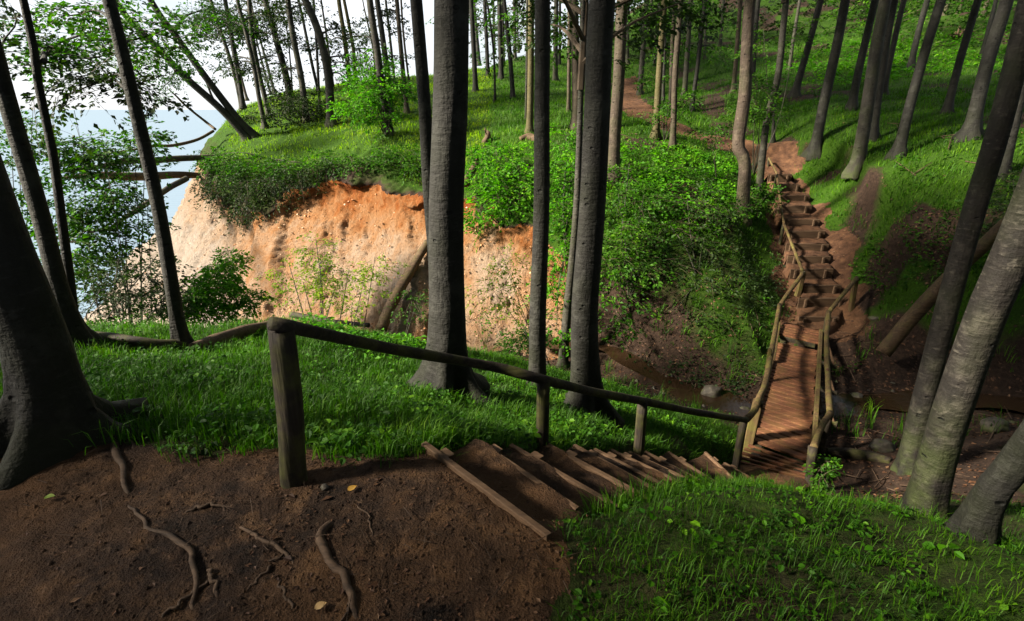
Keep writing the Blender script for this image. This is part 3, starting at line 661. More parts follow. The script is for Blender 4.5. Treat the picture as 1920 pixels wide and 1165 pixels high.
# right side
rp0 = ln[1] + rx*.06; rt0 = in_plane(1524, 838, rp0)
bpart('post', M['post_old'], post_at(0, 0, rp0-dn*.1, .065, top=rt0), smooth=True)
rp1 = bn[1] + (bf[1]-bn[1])*.22 + rx*.20; rt1 = in_plane(1556, 776, rp1-dn*.0)
bpart('post', M['post_old'], post_at(0, 0, rp1-dn*.7, .06, top=rt1), smooth=True)
bpart('handrail', M['log_rail'], rail([rt0-dn*.02, in_plane(1538, 806, (rp0+rp1)/2), rt1+dn*.02], .052, 7), smooth=True)
rp2 = bf[1] + ux*.55 + rx*.14; rt2 = in_plane(1553, 588, rp2)
zr = lambda u, v, t: in_plane(u, v, rt1+(rt2-rt1)*t)
bpart('handrail', M['log_rail'], rail([rt1, zr(1552, 690, .5), zr(1550, 637, .75), rt2+dn*.03], .05, 9), smooth=True)
bpart('post', M['post_old'], post_at(0, 0, rp2-dn*.3, .055, top=rt2), smooth=True)
rs2 = G(1597, 582); rst = in_plane(1605, 524, rs2)
bpart('post', M['log_rail'], beam(rs2-dn*.3, rst, .10, .10, up=(0, 1, 0)))
bpart('handrail', M['log_rail'], rail([rt2+dn*.02, rst+dn*.03], .048, 11), smooth=True)
for k, t in enumerate((.35, .62, .9)):       # outriggers with struts to the handrail
    a = bn[1]+(bf[1]-bn[1])*t - dn*.09; o_ = a + rx*.42
    bpart('outrigger', M['log_old'], beam(a-rx*.3, o_, .07, .09))
    bpart('brace', M['step'], beam(o_-rx*.05, rt1+(rt2-rt1)*((t-.22)/.9)-dn*.15, .045, .045, up=ux))
a = bn[0]+(bf[0]-bn[0])*.5 - dn*.09; bpart('post', M['log_rail'], beam(a-rx*.05, lt+(lt2-lt)*.45, .07, .07, up=ux))

# rail beside the upper stairs
rl = thing('stair_handrail', 'thin crooked wooden handrail on two posts up the left side of the far steps', 'handrail', tuple(G(1463, 460)))
rb = np.array(rl.location)
hp = [lst+np.array([0, .04, .02])]
q1 = G(1462, 458); h1 = in_plane(1470, 420, q1); q2 = G(1449, 362); h2 = in_plane(1457, 328, q2); q3 = G(1440, 312); h3 = in_plane(1441, 296, q3)
mb = MB(); mb.add(*rail([hp[0], in_plane(1487, 465, (hp[0]+q1)/2), h1], .04, 21)); mb.add(*rail([h1, in_plane(1463, 375, (q1+q2)/2), h2], .036, 22)); mb.add(*rail([h2, h3], .036, 23))
o = mb.build('handrail', M['log_rail'], None, True, loc=rb); o.parent = rl
for q, h, r in ((q1, h1, .05), (q2, h2, .045), (q3, h3, .035)):
    mb = MB(); mb.add(*post_at(0, 0, q, r, top=h)); o = mb.build('post', M['post_old'], None, True, loc=rb); o.parent = rl

# railing of the near stairs
f1 = Pz(551, 898, 0.0); t1 = in_plane(527, 618, f1)
nr_ = thing('wooden_railing', 'dark rustic railing of one long log on posts beside the near steps', 'railing', tuple(f1))
nb = np.array(nr_.location)
f2 = Pz(1016, 846, -.80); t2 = in_plane(1019, 712, f2); f3 = Pz(1197, 852, -1.66); t3 = in_plane(1205, 752, f3); f4 = Pz(1380, 872, -2.95); t4 = in_plane(1394, 790, f4)
mb = MB(); c = spline([f1-(0, 0, .3), f1, f1*.5+t1*.5+(0.008, 0, 0), t1], 14); V, f = tube(c, np.interp(np.arange(14), [0, 3, 6, 13], [.078, .073, .066, .060]), 16, .10, 4); mb.add(V, f)
o = mb.build('post', M['post_old'], None, True, loc=nb); o.parent = nr_
for q, h, r in ((f2, t2, .052), (f3, t3, .056), (f4, t4, .055)):
    mb = MB(); mb.add(*post_at(0, 0, q, r, top=h)); o = mb.build('post', M['post_old'], None, True, loc=nb); o.parent = nr_
def mid(a, b, t, u, v): return in_plane(u, v, a+(b-a)*t)
s0 = t1 - (t2-t1)*.045
c = spline([in_plane(506, 607, s0), in_plane(545, 614, t1), mid(t1, t2, .35, 640, 634), mid(t1, t2, .62, 740, 655), mid(t1, t2, .82, 850, 674), mid(t1, t2, .93, 935, 690), in_plane(1020, 713, t2), mid(t2, t3, .55, 1120, 737),
            in_plane(1205, 752, t3), mid(t3, t4, .5, 1305, 773), in_plane(1400, 788, t4)], 70)
r = np.interp(np.arange(70), [0, 30, 50, 69], [.033, .040, .043, .039])*(1+.10*fbm(np.arange(70)*.35, np.zeros(70), 3, 77))
mb = MB(); mb.add(*tube(c, r, 14, .14, 12)); o = mb.build('handrail', M['log_old'], None, True, loc=nb); o.parent = nr_

# ------------------------------------------------------------------ trees
def crown_mesh(name, R, Hc, nsp, nl, leaf, seed, mat):
    """layered beech crown: limbs, flat leaf sprays; shared by many trees"""
    g = np.random.default_rng(seed); mb = MB()
    nb_ = 16; tips = []
    for k in range(nb_):
        a = k*2.4 + g.uniform(-.3, .3); h = Hc*(.02+.75*k/nb_); l = R*(1-.55*(k/nb_))*g.uniform(.8, 1.1)
        p = np.array([0, 0, h]); d = np.array([math.cos(a), math.sin(a), 0])
        c = spline([p, p+d*l*.5+(0, 0, l*.28), p+d*l+(0, 0, l*.40)], 6); mb.add(*tube(c, np.linspace(.07, .012, 6), 5), 1)
        tips.append(c)
    mb.add(*tube([(0, 0, -.5), (0.05, 0, Hc*.5), (0, 0.05, Hc)], np.array([.10, .07, .015]), 6), 1)
    T = np.array(tips)
    b = g.integers(0, nb_, nsp); f = g.uniform(.35, 1.0, nsp)*5; i = np.minimum(f.astype(int), 4); fr = (f-i)[:, None]
    O = T[b, i]*(1-fr) + T[b, i+1]*fr + g.normal(0, .35, (nsp, 3))*np.array([1, 1, .6])
    dr = T[b, 5]-T[b, 0]; a = np.arctan2(dr[:, 1], dr[:, 0]) + g.normal(0, .9, nsp)
    D = np.stack([np.cos(a), np.sin(a), g.uniform(-.35, .15, nsp)], -1)
    Vl, Fl, tint = sprays(O, D, g.uniform(.6, 1.3, nsp), nl, leaf, g)
    nv = sum(len(v) for v in mb.V)
    V = np.concatenate(mb.V+[Vl]); 
    q = np.concatenate(mb.F[4]); t = np.concatenate(mb.F[3]); 
    tt = np.concatenate([np.full(len(q)+len(t), .3), np.repeat(tint, 2)])
    return mk(name, V, [q, t, Fl+nv], [M[mat], M['twig']], False, attrs={'tint': ('FACE', tt)}, mat_idx=np.concatenate([np.full(len(q)+len(t), 1), np.zeros(len(Fl))]), link=False)
def leaf_faces(p, d, n, l, w, fold=.18):
    s = np.cross(d, n); s /= np.linalg.norm(s, axis=1)[:, None]+1e-9
    l = np.broadcast_to(l, len(p))[:, None]; w = np.broadcast_to(w, len(p))[:, None]
    V = np.stack([p, p+d*l*.42+s*w*.5+n*w*fold, p+d*l-n*l*.10, p+d*l*.42-s*w*.5+n*w*fold], 1).reshape(-1, 3)
    b = np.arange(len(p))[:, None]*4
    F = np.concatenate([b+np.array([[0, 1, 2]]), b+np.array([[0, 2, 3]])], 1).reshape(-1, 3)
    return V, F
def leaf_faces6(p, d, n, l, w, fold=.14):
    """rounder leaf of four triangles"""
    s = np.cross(d, n); s /= np.linalg.norm(s, axis=1)[:, None]+1e-9
    l = np.broadcast_to(l, len(p))[:, None]; w = np.broadcast_to(w, len(p))[:, None]
    V = np.stack([p, p+d*l*.28+s*w*.46+n*w*fold, p+d*l*.68+s*w*.40+n*w*fold*.7, p+d*l-n*l*.10, p+d*l*.68-s*w*.40+n*w*fold*.7, p+d*l*.28-s*w*.46+n*w*fold], 1).reshape(-1, 3)
    b = np.arange(len(p))[:, None]*6
    F = np.concatenate([b+np.array([[0, 1, 2]]), b+np.array([[0, 2, 3]]), b+np.array([[0, 3, 4]]), b+np.array([[0, 4, 5]])], 1).reshape(-1, 3)
    return V, F
def sprays(O, D, Ls, nl, leaf, g, up=None, droop=.25, tilt=.35):
    """flat leafy twigs: origins O, directions D, lengths Ls; nl leaves each"""
    N = len(O); D = D/np.linalg.norm(D, axis=1)[:, None]
    U = (np.array([0, 0, 1.0]) if up is None else up) + g.normal(0, tilt, (N, 3)); S = np.cross(D, U); S /= np.linalg.norm(S, axis=1)[:, None]; U = np.cross(S, D)
    t = g.uniform(.08, 1, (N, nl)); side = np.where(np.arange(nl)[None] % 2, 1, -1)*np.ones((N, 1))
    q = g.uniform(0, 1, (N, nl))**.8*.42*(1.08-t)
    Lk = Ls[:, None]
    p = O[:, None] + D[:, None]*((t+q*.75)*Lk)[..., None] + S[:, None]*(side*q*Lk)[..., None] - np.array([0, 0, 1.0])*((t*t*droop+q*q*.6)*Lk)[..., None] + U[:, None]*g.normal(0, .02, (N, nl, 1))
    ld = D[:, None]*.75 + S[:, None]*side[..., None]*.7 + g.normal(0, .25, (N, nl, 3)) - np.array([0, 0, .15])
    ln_ = U[:, None] + g.normal(0, .32, (N, nl, 3))
    p = p.reshape(-1, 3); ld = ld.reshape(-1, 3); ld /= np.linalg.norm(ld, axis=1)[:, None]; ln_ = ln_.reshape(-1, 3)
    ln_ -= ld*(ln_*ld).sum(1)[:, None]; ln_ /= np.linalg.norm(ln_, axis=1)[:, None]
    sz = leaf*g.uniform(.65, 1.2, len(p))
    V, F = leaf_faces(p, ld, ln_, sz, sz*.62)
    tint = np.clip(g.normal(.42, .2, len(p)) + np.repeat(g.normal(0, .14, N), nl), 0, 1)
    return V, F, tint
def spray_twigs(O, D, Ls, r=.004, droop=.25):
    """thin triangular twigs along the sprays"""
    D = D/np.linalg.norm(D, axis=1)[:, None]; N = len(O); Vs = []; t = np.array([0, .5, 1.0])
    C = O[:, None] + D[:, None]*(t[None]*Ls[:, None])[..., None]; C[..., 2] -= t**2*droop*Ls[:, None]
    a = np.cross(D, (0, 0, 1.0)); a /= np.linalg.norm(a, axis=1)[:, None]+1e-9; b = np.cross(D, a)
    th = np.array([0, 2.09, 4.19]); off = np.cos(th)[None, :, None]*a[:, None]+np.sin(th)[None, :, None]*b[:, None]
    V = (C[:, :, None] + off[:, None]*(r*np.array([1, .7, .3]))[None, :, None, None]).reshape(-1, 3)
    base = (np.arange(N)*9)[:, None, None]; i = np.array([0, 3])[None, :, None]; j = np.arange(3)[None, None]; j2 = (j+1) % 3
    F = np.stack([base+i+j, base+i+j2, base+i+3+j2, base+i+3+j], -1).reshape(-1, 4)
    return V, F
def foliage(name, O, D, Ls, nl, leaf, mat, parent=None, loc=None, seed=0, droop=.25, tilt=.35, twig=.004, up=None):
    g = np.random.default_rng(seed)
    V, F, tint = sprays(O, D, Ls, nl, leaf, g, up, droop, tilt)
    Vt, Ft = spray_twigs(O, D, Ls, twig, droop)
    n = len(V); V = np.concatenate([V, Vt])
    if loc is not None: V = V-np.asarray(loc)
    o = mk(name, V, [F, Ft+n], [M[mat], M['twig']], False, attrs={'tint': ('FACE', np.concatenate([np.repeat(tint, 2), np.full(len(Ft), .3)]))}, mat_idx=np.concatenate([np.zeros(len(F)), np.ones(len(Ft))]))
    if parent: o.parent = parent
    return o
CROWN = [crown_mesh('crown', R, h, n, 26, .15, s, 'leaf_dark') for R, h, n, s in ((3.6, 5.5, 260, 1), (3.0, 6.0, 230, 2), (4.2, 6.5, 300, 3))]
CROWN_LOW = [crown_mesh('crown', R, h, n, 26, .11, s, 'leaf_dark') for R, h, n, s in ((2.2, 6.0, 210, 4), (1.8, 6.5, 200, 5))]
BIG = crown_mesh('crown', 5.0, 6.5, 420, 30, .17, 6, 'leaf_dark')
TREES = {}
def tree(label, px, wpx, H=14.0, bark='bark_grey', crown=None, hc=.55, cs=1.0, sides=10, flare=.5, fh=.22, nl=5, base=None, group=None, name='beech_tree', seed=None, rings=None, wv=None, key=None, taper=.6, wob=.05, ex=1.1):
    """trunk through the given pixels, in the upright plane through its foot; wpx = trunk width in px (at height wv)"""
    seed = len(TREES) if seed is None else seed; g = np.random.default_rng(1000+seed)
    b = G(*px[0]) if base is None else np.asarray(base, float)
    pts = [b - np.array([0, 0, .25])] + [b] + [in_plane(u, v, b) for u, v in px[1:]]
    last = pts[-1]; dirn = last-pts[-2]; dirn /= np.linalg.norm(dirn)
    hh = last[2]-b[2]
    if H > hh + .5:
        k = max(1, int((H-hh)/2.5)); step = (H-hh)/k; d = dirn
        for i in range(k):
            d = d*.8 + np.array([0, 0, 1])*.2 + np.append(g.normal(0, .03, 2), 0); d /= np.linalg.norm(d); last = last + d*step/max(d[2], .5); pts.append(last)
    n = rings or (60 if sides > 16 else 34)
    C = spline(pts, n)
    # more rings near the foot
    s = np.linspace(0, 1, n)**1.6; cum = np.concatenate([[0], np.cumsum(np.linalg.norm(np.diff(C, axis=0), axis=1))]); cum /= cum[-1]
    C = np.stack([np.interp(s, cum, C[:, k]) for k in range(3)], -1)
    h = np.clip(C[:, 2]-b[2], 0, None)
    j = min(len(px)-1, 1 if wv is None else wv); dref = depth_of(pts[1+j])
    r0 = wpx/2*dref/F_PX/math.sqrt(1+((px[min(j, len(px)-1)][0]-CX)/F_PX)**2)   # wide lens stretch
    href = pts[1+j][2]-b[2]; prof = lambda x: 1-taper*np.clip(x/H, 0, 1)**ex
    R = r0*prof(h)/prof(href)*(1+flare*.8*np.exp(-h/fh))
    mb = MB(); lob = (flare*1.1*np.exp(-h/(fh*.8)), nl, g.uniform(0, 6))
    V, f = tube(C, R, sides, wob, seed, lob); mb.add(V, f)
    t = thing(name, label, 'tree', tuple(b), group)
    o = mb.build('trunk', M[bark], None, True, loc=b); o.parent = t
    if crown is not None:
        ih = np.searchsorted(h, H*hc); pc = C[min(ih, n-1)]
        cr = crown.copy(); COL.objects.link(cr); cr.parent = t; cr.location = pc-b; cr.rotation_euler = (0, 0, g.uniform(0, 6.28)); s_ = cs*g.uniform(.9, 1.1); cr.scale = (s_, s_, s_)
    TREES[key or label] = (t, b, C, R, h); return t
D_, G_, PA, BR, MO = 'bark_dark', 'bark_grey', 'bark_pale', 'bark_brown', 'bark_moss'
# near trees
T = tree
T('massive dark beech with flaring roots at the left edge beside the earth path', [(98, 822), (86, 700), (32, 550), (-30, 400), (-75, 272)], 132, 17, D_, BIG, .62, 1.0, 40, .80, .17, 5, base=P(98, 822, 3.06), key='big', wv=1, ex=.5)
T('thick dark leaning beech just behind the massive left trunk', [(149, 648), (128, 590), (108, 530), (77, 406), (17, 200), (-12, 95)], 40, 15, D_, BIG, .4, .9, 24, .7, .25, 4, key='t2', wv=2, taper=.85, ex=.85)
T('slender sinuous dark beech against the sea between two thicker left trunks', [(141, 640), (135, 560), (114, 400), (96, 265), (78, 200), (64, 100), (44, 0)], 19, 13, D_, CROWN[0], .45, .9, 14, .4, .2, 4, key='t3', wv=3, taper=.85, ex=.85)
T('dark lichened beech leaning left over the fallen log in front of the cliff', [(342, 652), (332, 600), (299, 400), (253, 200), (204, 0)], 29, 15, D_, BIG, .37, .95, 24, .45, .2, 5, key='t4', wv=1, taper=.85, ex=.85)
T('broad dark beech with spreading root foot behind the middle of the log handrail', [(838, 742), (838, 600), (836, 400), (845, 200), (847, 0)], 66, 18, D_, BIG, .6, 1.0, 36, .95, .32, 5, key='t840', wv=1, taper=.85, ex=.85)
T('straight dark beech behind the second railing post', [(1008, 732), (1008, 600), (1015, 400), (1016, 200), (1017, 0)], 31, 16, D_, CROWN[2], .6, .9, 22, .3, .2, 5, key='t1012', wv=1, taper=.85, ex=.85)
T('dark beech with a wrinkled knot between the second and third railing posts', [(1102, 772), (1096, 600), (1110, 400), (1120, 200), (1129, 0)], 50, 17, D_, BIG, .62, .9, 28, .7, .28, 5, key='t1110', wv=1, taper=.85, ex=.85)
T('slim tilted trunk half hidden behind the knotted beech near the brook', [(1055, 690), (1062, 600), (1076, 460), (1084, 330)], 17, 11, G_, CROWN[1], .6, .8, 14, .3, .15, 4, key='t1060', wv=1, taper=.85, ex=.85)
T('double dark trunk rising close behind the broad central beech', [(822, 662), (816, 500), (804, 340), (796, 200), (780, 0)], 25, 14, D_, CROWN[0], .6, .9, 18, .3, .2, 4, key='t790', wv=2, taper=.85, ex=.85)
T('thick pale flecked beech leaning right at the right edge above the gully', [(1728, 965), (1772, 810), (1845, 600), (1925, 410)], 75, 16, PA, BIG, .6, .9, 30, .25, .25, 5, key='r1', wv=1, taper=.6, ex=.8)
T('slimmer flecked beech leaning right behind the thick right edge beech', [(1703, 884), (1720, 800), (1770, 600), (1825, 400), (1893, 165)], 47, 15, PA, CROWN[2], .6, .9, 24, .2, .2, 5, key='r2', wv=2, taper=.6, ex=.8)
T('dark trunk in the shade behind the flecked beeches at the right edge', [(1878, 335), (1897, 250), (1918, 150)], 25, 14, D_, CROWN[0], .6, 1, 14, .4, .2, 5, key='r3')
T('mossy stooping trunk leaning out of the picture at the lower right corner', [(1822, 1012), (1842, 960), (1880, 893), (1925, 838)], 66, 7, D_, CROWN[0], .7, .8, 26, .4, .2, 5, key='r4', wv=1)
# gnarled trunks left of the far stairs
T('crooked brown beech with rough bark at the top left of the far steps', [(1392, 412), (1394, 360), (1396, 302), (1384, 270), (1397, 178), (1401, 82), (1407, 0)], 25, 15, BR, CROWN[2], .42, 1.1, 22, .25, .3, 5, key='r15', wv=2, wob=.14)
T('slender beech leaning right beside the upper end of the crooked handrail', [(1423, 360), (1430, 290), (1439, 220), (1458, 151), (1467, 69), (1474, 0)], 14, 14, G_, CROWN[0], .43, 1.1, 14, .35, .2, 4, key='r17', wv=1)
# right hillside
HS = [('gently leaning beech standing alone above the path right of the crooked trunk', [(1527, 288), (1545, 193), (1568, 91), (1585, 0)], 20, D_), ('large dark beech at the head of the bare trail right of the far steps', [(1606, 320), (1624, 212), (1644, 85), (1660, 0)], 26, G_),
      ('dark beech pressed close behind the large beech at the head of the trail', [(1636, 263), (1653, 142), (1678, 0)], 15, D_), ('leaning dark hillside beech right of the trail head', [(1684, 292), (1706, 198), (1738, 85), (1765, 0)], 21, D_),
      ('dark hillside beech with flared foot left of the trail head pair', [(1596, 204), (1613, 119), (1641, 0)], 16, D_), ('half hidden hillside beech behind the trail head pair', [(1655, 177), (1675, 85), (1695, 0)], 12, D_),
      ('beech with flared foot above the lone path beech', [(1488, 181), (1514, 93), (1539, 0)], 14, D_), ('thin pale trunk between the path saplings and the flared beech', [(1480, 132), (1488, 71), (1500, 0)], 7, G_),
      ('dark hillside beech below the bright clearing at upper right', [(1706, 129), (1723, 57), (1739, 0)], 13, D_), ('dark hillside beech with spread foot left of the tall right slope beech', [(1773, 218), (1800, 113), (1834, 0)], 17, D_),
      ('tall thick slope beech left of the flecked pair', [(1818, 258), (1851, 119), (1888, 0)], 30, D_), ('dark trunk with root toes behind the tall slope beech', [(1840, 108), (1857, 42), (1868, 0)], 10, D_),
      ('reddish lit trunk stump shape at the top edge left of the root plate', [(1770, 30), (1780, 0)], 9, BR), ('pale reddish trunk at the top edge above the root plate', [(1798, 26), (1805, 0)], 8, BR),
      ('pale trunk at the top edge near the upper right corner', [(1842, 30), (1852, 0)], 9, BR), ('dim far trunk at the top of the slope', [(1619, 24), (1621, 0)], 7, G_)]
for k, (l, px, w, bk) in enumerate(HS): T(l, px, w, 14, bk, CROWN[k % 3], .58, 1, 12 if w > 14 else 8, .6, .25, 5, group='beeches on the right hillside')
# middle distance, between the broad beech and the crooked trunk
MD = [('slim trunk right of the broad central beech with a spread dark foot', [(892, 172), (888, 90), (883, 0)], 9, D_), ('thin far trunk highest beside the broad central beech', [(898, 120), (893, 60), (888, 0)], 7, D_),
      ('thin far trunk second from the broad central beech', [(915, 143), (912, 70), (909, 0)], 7, D_), ('very thin dark sapling stem in the open grass right of the broad beech', [(928, 190), (926, 103), (915, 13), (912, 0)], 4, D_),
      ('hair thin far trunk on the skyline of the green rise', [(927, 99), (925, 0)], 4, G_), ('dark trunk in the middle of the grassy rise', [(940, 149), (938, 70), (936, 0)], 9, D_), ('dark trunk just behind the middle trunk of the grassy rise', [(944, 127), (943, 60), (941, 0)], 6, D_),
      ('slim trunk leaning left low on the grassy rise', [(962, 185), (955, 90), (945, 0)], 8, D_), ('thin pale trunk at the top of the grassy rise', [(966, 113), (965, 50), (964, 0)], 6, G_), ('hairline pale trunk furthest up the grassy rise', [(972, 96), (970, 40), (968, 0)], 3, G_),
      ('mossy brown trunk just left of the straight dark beech', [(993, 250), (995, 141), (996, 0)], 12, MO), ('thin grey stem beside the mossy brown trunk', [(986, 225), (988, 120), (989, 0)], 5, G_),
      ('grey trunk right of the straight dark beech with broad foot', [(1041, 154), (1042, 70), (1043, 0)], 9, G_), ('thin shaded trunk right behind the grey broad footed trunk', [(1049, 122), (1050, 60), (1050, 0)], 5, D_),
      ('slim brown trunk left of the smooth lit brown trunk', [(1066, 210), (1067, 100), (1067, 0)], 7, BR), ('smooth sunlit brown trunk rising from the bright bushes', [(1079, 240), (1081, 180), (1079, 103), (1076, 0)], 17, BR), ('thin dark trunk behind the smooth brown trunk', [(1089, 105), (1090, 0)], 5, D_),
      ('stout purplish brown trunk right of the knotted beech', [(1150, 345), (1152, 260), (1160, 150), (1167, 0)], 23, BR), ('slim grey trunk above the start of the dirt path', [(1176, 121), (1177, 60), (1178, 0)], 7, G_),
      ('grey beech with flared foot above the dirt path', [(1199, 177), (1206, 90), (1213, 0)], 10, G_), ('thin far trunk right of the flared path beech', [(1220, 88), (1221, 40), (1222, 0)], 5, G_), ('thin shaded trunk behind the yellow lit pair', [(1227, 124), (1230, 60), (1236, 0)], 4, D_),
      ('yellowish lit beech with flared foot beside the dirt path', [(1229, 257), (1233, 190), (1237, 124), (1246, 0)], 13, MO), ('dark trunk in the shadow of the yellowish beech', [(1243, 190), (1246, 90), (1248, 0)], 6, D_),
      ('slim lit trunk left half of the pair by the path', [(1257, 200), (1260, 100), (1266, 0)], 8, BR), ('brown dark footed trunk right half of the pair by the path', [(1261, 279), (1264, 200), (1266, 137), (1277, 0)], 12, BR),
      ('grey trunk with round foot beyond the path right of the pair', [(1283, 180), (1290, 82), (1295, 0)], 10, G_), ('dark curved trunk whose shadow lies across the grass to its right', [(1297, 206), (1303, 160), (1310, 110), (1322, 0)], 8, D_),
      ('shaded trunk behind the dark curved trunk', [(1305, 150), (1311, 80), (1316, 0)], 6, D_), ('grey trunk behind the dark curved trunk higher up', [(1321, 112), (1323, 50), (1324, 0)], 6, G_), ('pale trunk alone in the far green clearing', [(1350, 88), (1354, 40), (1357, 0)], 7, G_),
      ('dark reddish trunk left of the crooked beech', [(1375, 172), (1381, 100), (1389, 0)], 9, BR), ('dark trunk hidden behind the crooked beech', [(1411, 160), (1415, 80), (1422, 0)], 10, D_), ('dark stem directly behind the slender beech by the handrail', [(1449, 266), (1452, 200), (1460, 120), (1470, 20)], 7, D_)]
for k, (l, px, w, bk) in enumerate(MD): T(l, px, w, 13+k % 3, bk, CROWN[k % 3] if w > 5 and not (px[0][0] > 1270 and px[0][1] < 215) else None, .39 if w > 20 else .47, 1.0 if w > 20 else .9, 12 if w > 11 else 8, .45, .2, 5, group='slim beeches in the middle distance')
# headland trees against the sky
HL = [('first upright trunk from the left on the headland tip', [(454, 205), (437, 130), (405, 32), (395, 0)], 8, G_), ('second stouter trunk of the headland tip clump', [(457, 204), (448, 150), (438, 93), (426, 23), (422, 0)], 10, D_),
      ('thin stem behind the headland tip clump', [(463, 186), (449, 130), (430, 35), (425, 0)], 5, BR), ('front trunk of the headland pair with pale base nearest the cliff', [(497, 239), (486, 185), (477, 130), (461, 60), (445, 0)], 9, G_),
      ('rear trunk of the headland pair', [(505, 219), (496, 180), (487, 144), (473, 70), (467, 0)], 10, G_), ('thin stem between the pair and the pale curved trunk', [(507, 175), (492, 120), (478, 60), (470, 0)], 4, D_), ('thin leaning stem on the skyline left of the pale curved trunk', [(514, 171), (496, 104), (480, 46), (470, 0)], 5, G_),
      ('pale smooth curved trunk rising behind the dark headland shrub', [(546, 210), (538, 150), (519, 79), (505, 28), (497, 0)], 13, PA), ('wavy thin dark sapling stem right of the pale curved trunk', [(549, 180), (540, 70), (528, 14), (524, 0)], 3, D_),
      ('grey trunk with dark foot right of the headland shrub', [(575, 228), (565, 148), (550, 70), (540, 0)], 12, G_), ('leaning ivy green trunk behind the knotted headland trunk', [(598, 175), (584, 116), (565, 23), (559, 0)], 6, D_), ('thin dark stem left of the knotted headland trunk', [(600, 210), (594, 93), (588, 0)], 5, D_),
      ('thick flecked headland trunk with an eye shaped knot', [(621, 234), (616, 144), (602, 76), (586, 30), (572, 0)], 16, PA), ('thin stem on the crest behind the knotted headland trunk', [(626, 168), (614, 81), (605, 19), (602, 0)], 4, D_), ('mossy dark trunk left of the bright green shrub', [(660, 195), (653, 130), (644, 58), (635, 0)], 9, MO),
      ('green tinged slim trunk behind the bright green shrub', [(666, 162), (663, 97), (651, 30), (645, 0)], 7, MO), ('pale flecked trunk growing through the bright green shrub down to the cliff edge', [(732, 254), (716, 167), (707, 93), (693, 0)], 14, PA), ('dark trunk beside the flecked trunk in the bright shrub', [(733, 218), (725, 130), (714, 46), (707, 0)], 11, D_),
      ('thin dark stem right of the bright shrub against the sky', [(741, 164), (732, 79), (723, 0)], 5, D_), ('brown trunk rightmost on the headland beside the double dark trunk', [(763, 212), (755, 130), (746, 28), (744, 0)], 9, BR), ('thin brown stem right behind the rightmost headland trunk', [(771, 185), (758, 80), (752, 0)], 4, BR),
      ('thin pale stem left of the flecked trunk in the bright shrub', [(704, 150), (700, 95), (683, 16), (680, 0)], 4, G_)]
for k, (l, px, w, bk) in enumerate(HL): T(l, px, w, 11+k % 3, bk, CROWN_LOW[k % 2] if w > 7 and k % 3 == 0 else None, .56, .75, 14 if w > 11 else 9, .45, .18, 5, group='beeches on the headland')
T('lower of two pale trunks leaning far out left from the headland edge', [(464, 261), (440, 232), (405, 196), (343, 141), (299, 93), (254, 48), (215, 0)], 15, 9, PA, CROWN_LOW[0], .7, .7, 14, .35, .2, 4, key='leanA', wv=1, rings=40, wob=.08)
T('upper of two pale trunks leaning far out left from the headland edge', [(478, 257), (450, 228), (412, 180), (360, 110), (326, 62), (282, 0)], 15, 10, PA, CROWN_LOW[1], .7, .7, 14, .35, .2, 4, key='leanB', wv=1, rings=40)
T('thin dark sapling stem between the two leaning pale trunks', [(436, 232), (402, 190), (385, 150), (362, 118)], 5, 6, D_, None, key='leanC', sides=8)
def at_depth(pts, r, s=8, seed=0, wob=.1, n=30):
    c = spline([P(u, v, d) for u, v, d in pts], n); return tube(c, np.interp(np.linspace(0, 1, n), np.linspace(0, 1, len(r)), r), s, wob, seed)
def log_thing(name, label, cat, pts, r, mat='dead', s=12, seed=0, wob=.12, n=30, branches=()):
    mb = MB(); c0 = P(*pts[0]); mb.add(*at_depth(pts, r, s, seed, wob, n))
    o = mb.build(name, M[mat], None, True, loc=c0); o.location = c0; tag(o, label, cat)
    for bp, br_ in branches:
        m2 = MB(); m2.add(*at_depth(bp, br_, 6, seed+1, .1, 14)); q = m2.build('branch', M[mat], None, True, loc=c0); q.parent = o
    return o
# fallen and leaning dead wood
log_thing('fallen_tree', 'curved dead branch reaching out from the cliff tip above the other two', 'fallen tree', [(400, 246, 23.5), (370, 262, 22.5), (325, 273, 21.5), (288, 274, 21), (240, 283, 20.5), (180, 290, 20)], [.06, .06, .065, .055, .04, .02], 'dead', seed=3)
log_thing('fallen_tree', 'dark upper straight fallen trunk pointing left from the headland over the sea', 'fallen tree', [(420, 296, 22.3), (350, 297, 21), (290, 301, 20), (230, 302, 19), (190, 312, 18.5), (118, 322, 18)], [.13, .12, .12, .12, .09, .04], 'log_old', seed=4)
log_thing('fallen_tree', 'reddish lower straight fallen trunk pointing left from the headland over the sea', 'fallen tree', [(385, 330, 22), (335, 328, 20.5), (280, 331, 19.5), (235, 331, 18.5), (190, 329, 18), (120, 333, 17.5)], [.11, .13, .14, .15, .13, .05], 'dead', seed=5)
log_thing('fallen_tree', 'dark branch slanting down to the left across the sea from the cliff edge', 'fallen tree', [(350, 335, 20), (318, 352, 18.5), (275, 382, 17), (235, 408, 16), (200, 432, 15)], [.10, .10, .09, .07, .03], 'log_old', seed=6)
log_thing('dead_branch', 'thin leaning dead branch at the mossy tip of the headland', 'dead branch', [(404, 243, 24), (385, 228, 24), (350, 200, 23), (330, 180, 22.5), (314, 166, 22)], [.06, .055, .05, .04, .02], 'dead', seed=7)
b0 = G(712, 612); d0 = depth_of(b0)
log_thing('leaning_log', 'reddish dead trunk propped against the clay cliff left of the broad central beech', 'log', [(714, 618, 14.6), (735, 570, 15.0), (765, 515, 15.5), (802, 455, 16.2)], [.16, .16, .14, .12], 'dead', 14, 8, .2)
log_thing('leaning_log', 'upper length of dead trunk lying on the slope behind the broad central beech', 'log', [(872, 345, 16.6), (885, 322, 17.0), (895, 300, 17.3)], [.14, .12, .09], 'dead', 10, 9, .2)
gl = lambda u, v, dz=0.0: depth_of(G(u, v))
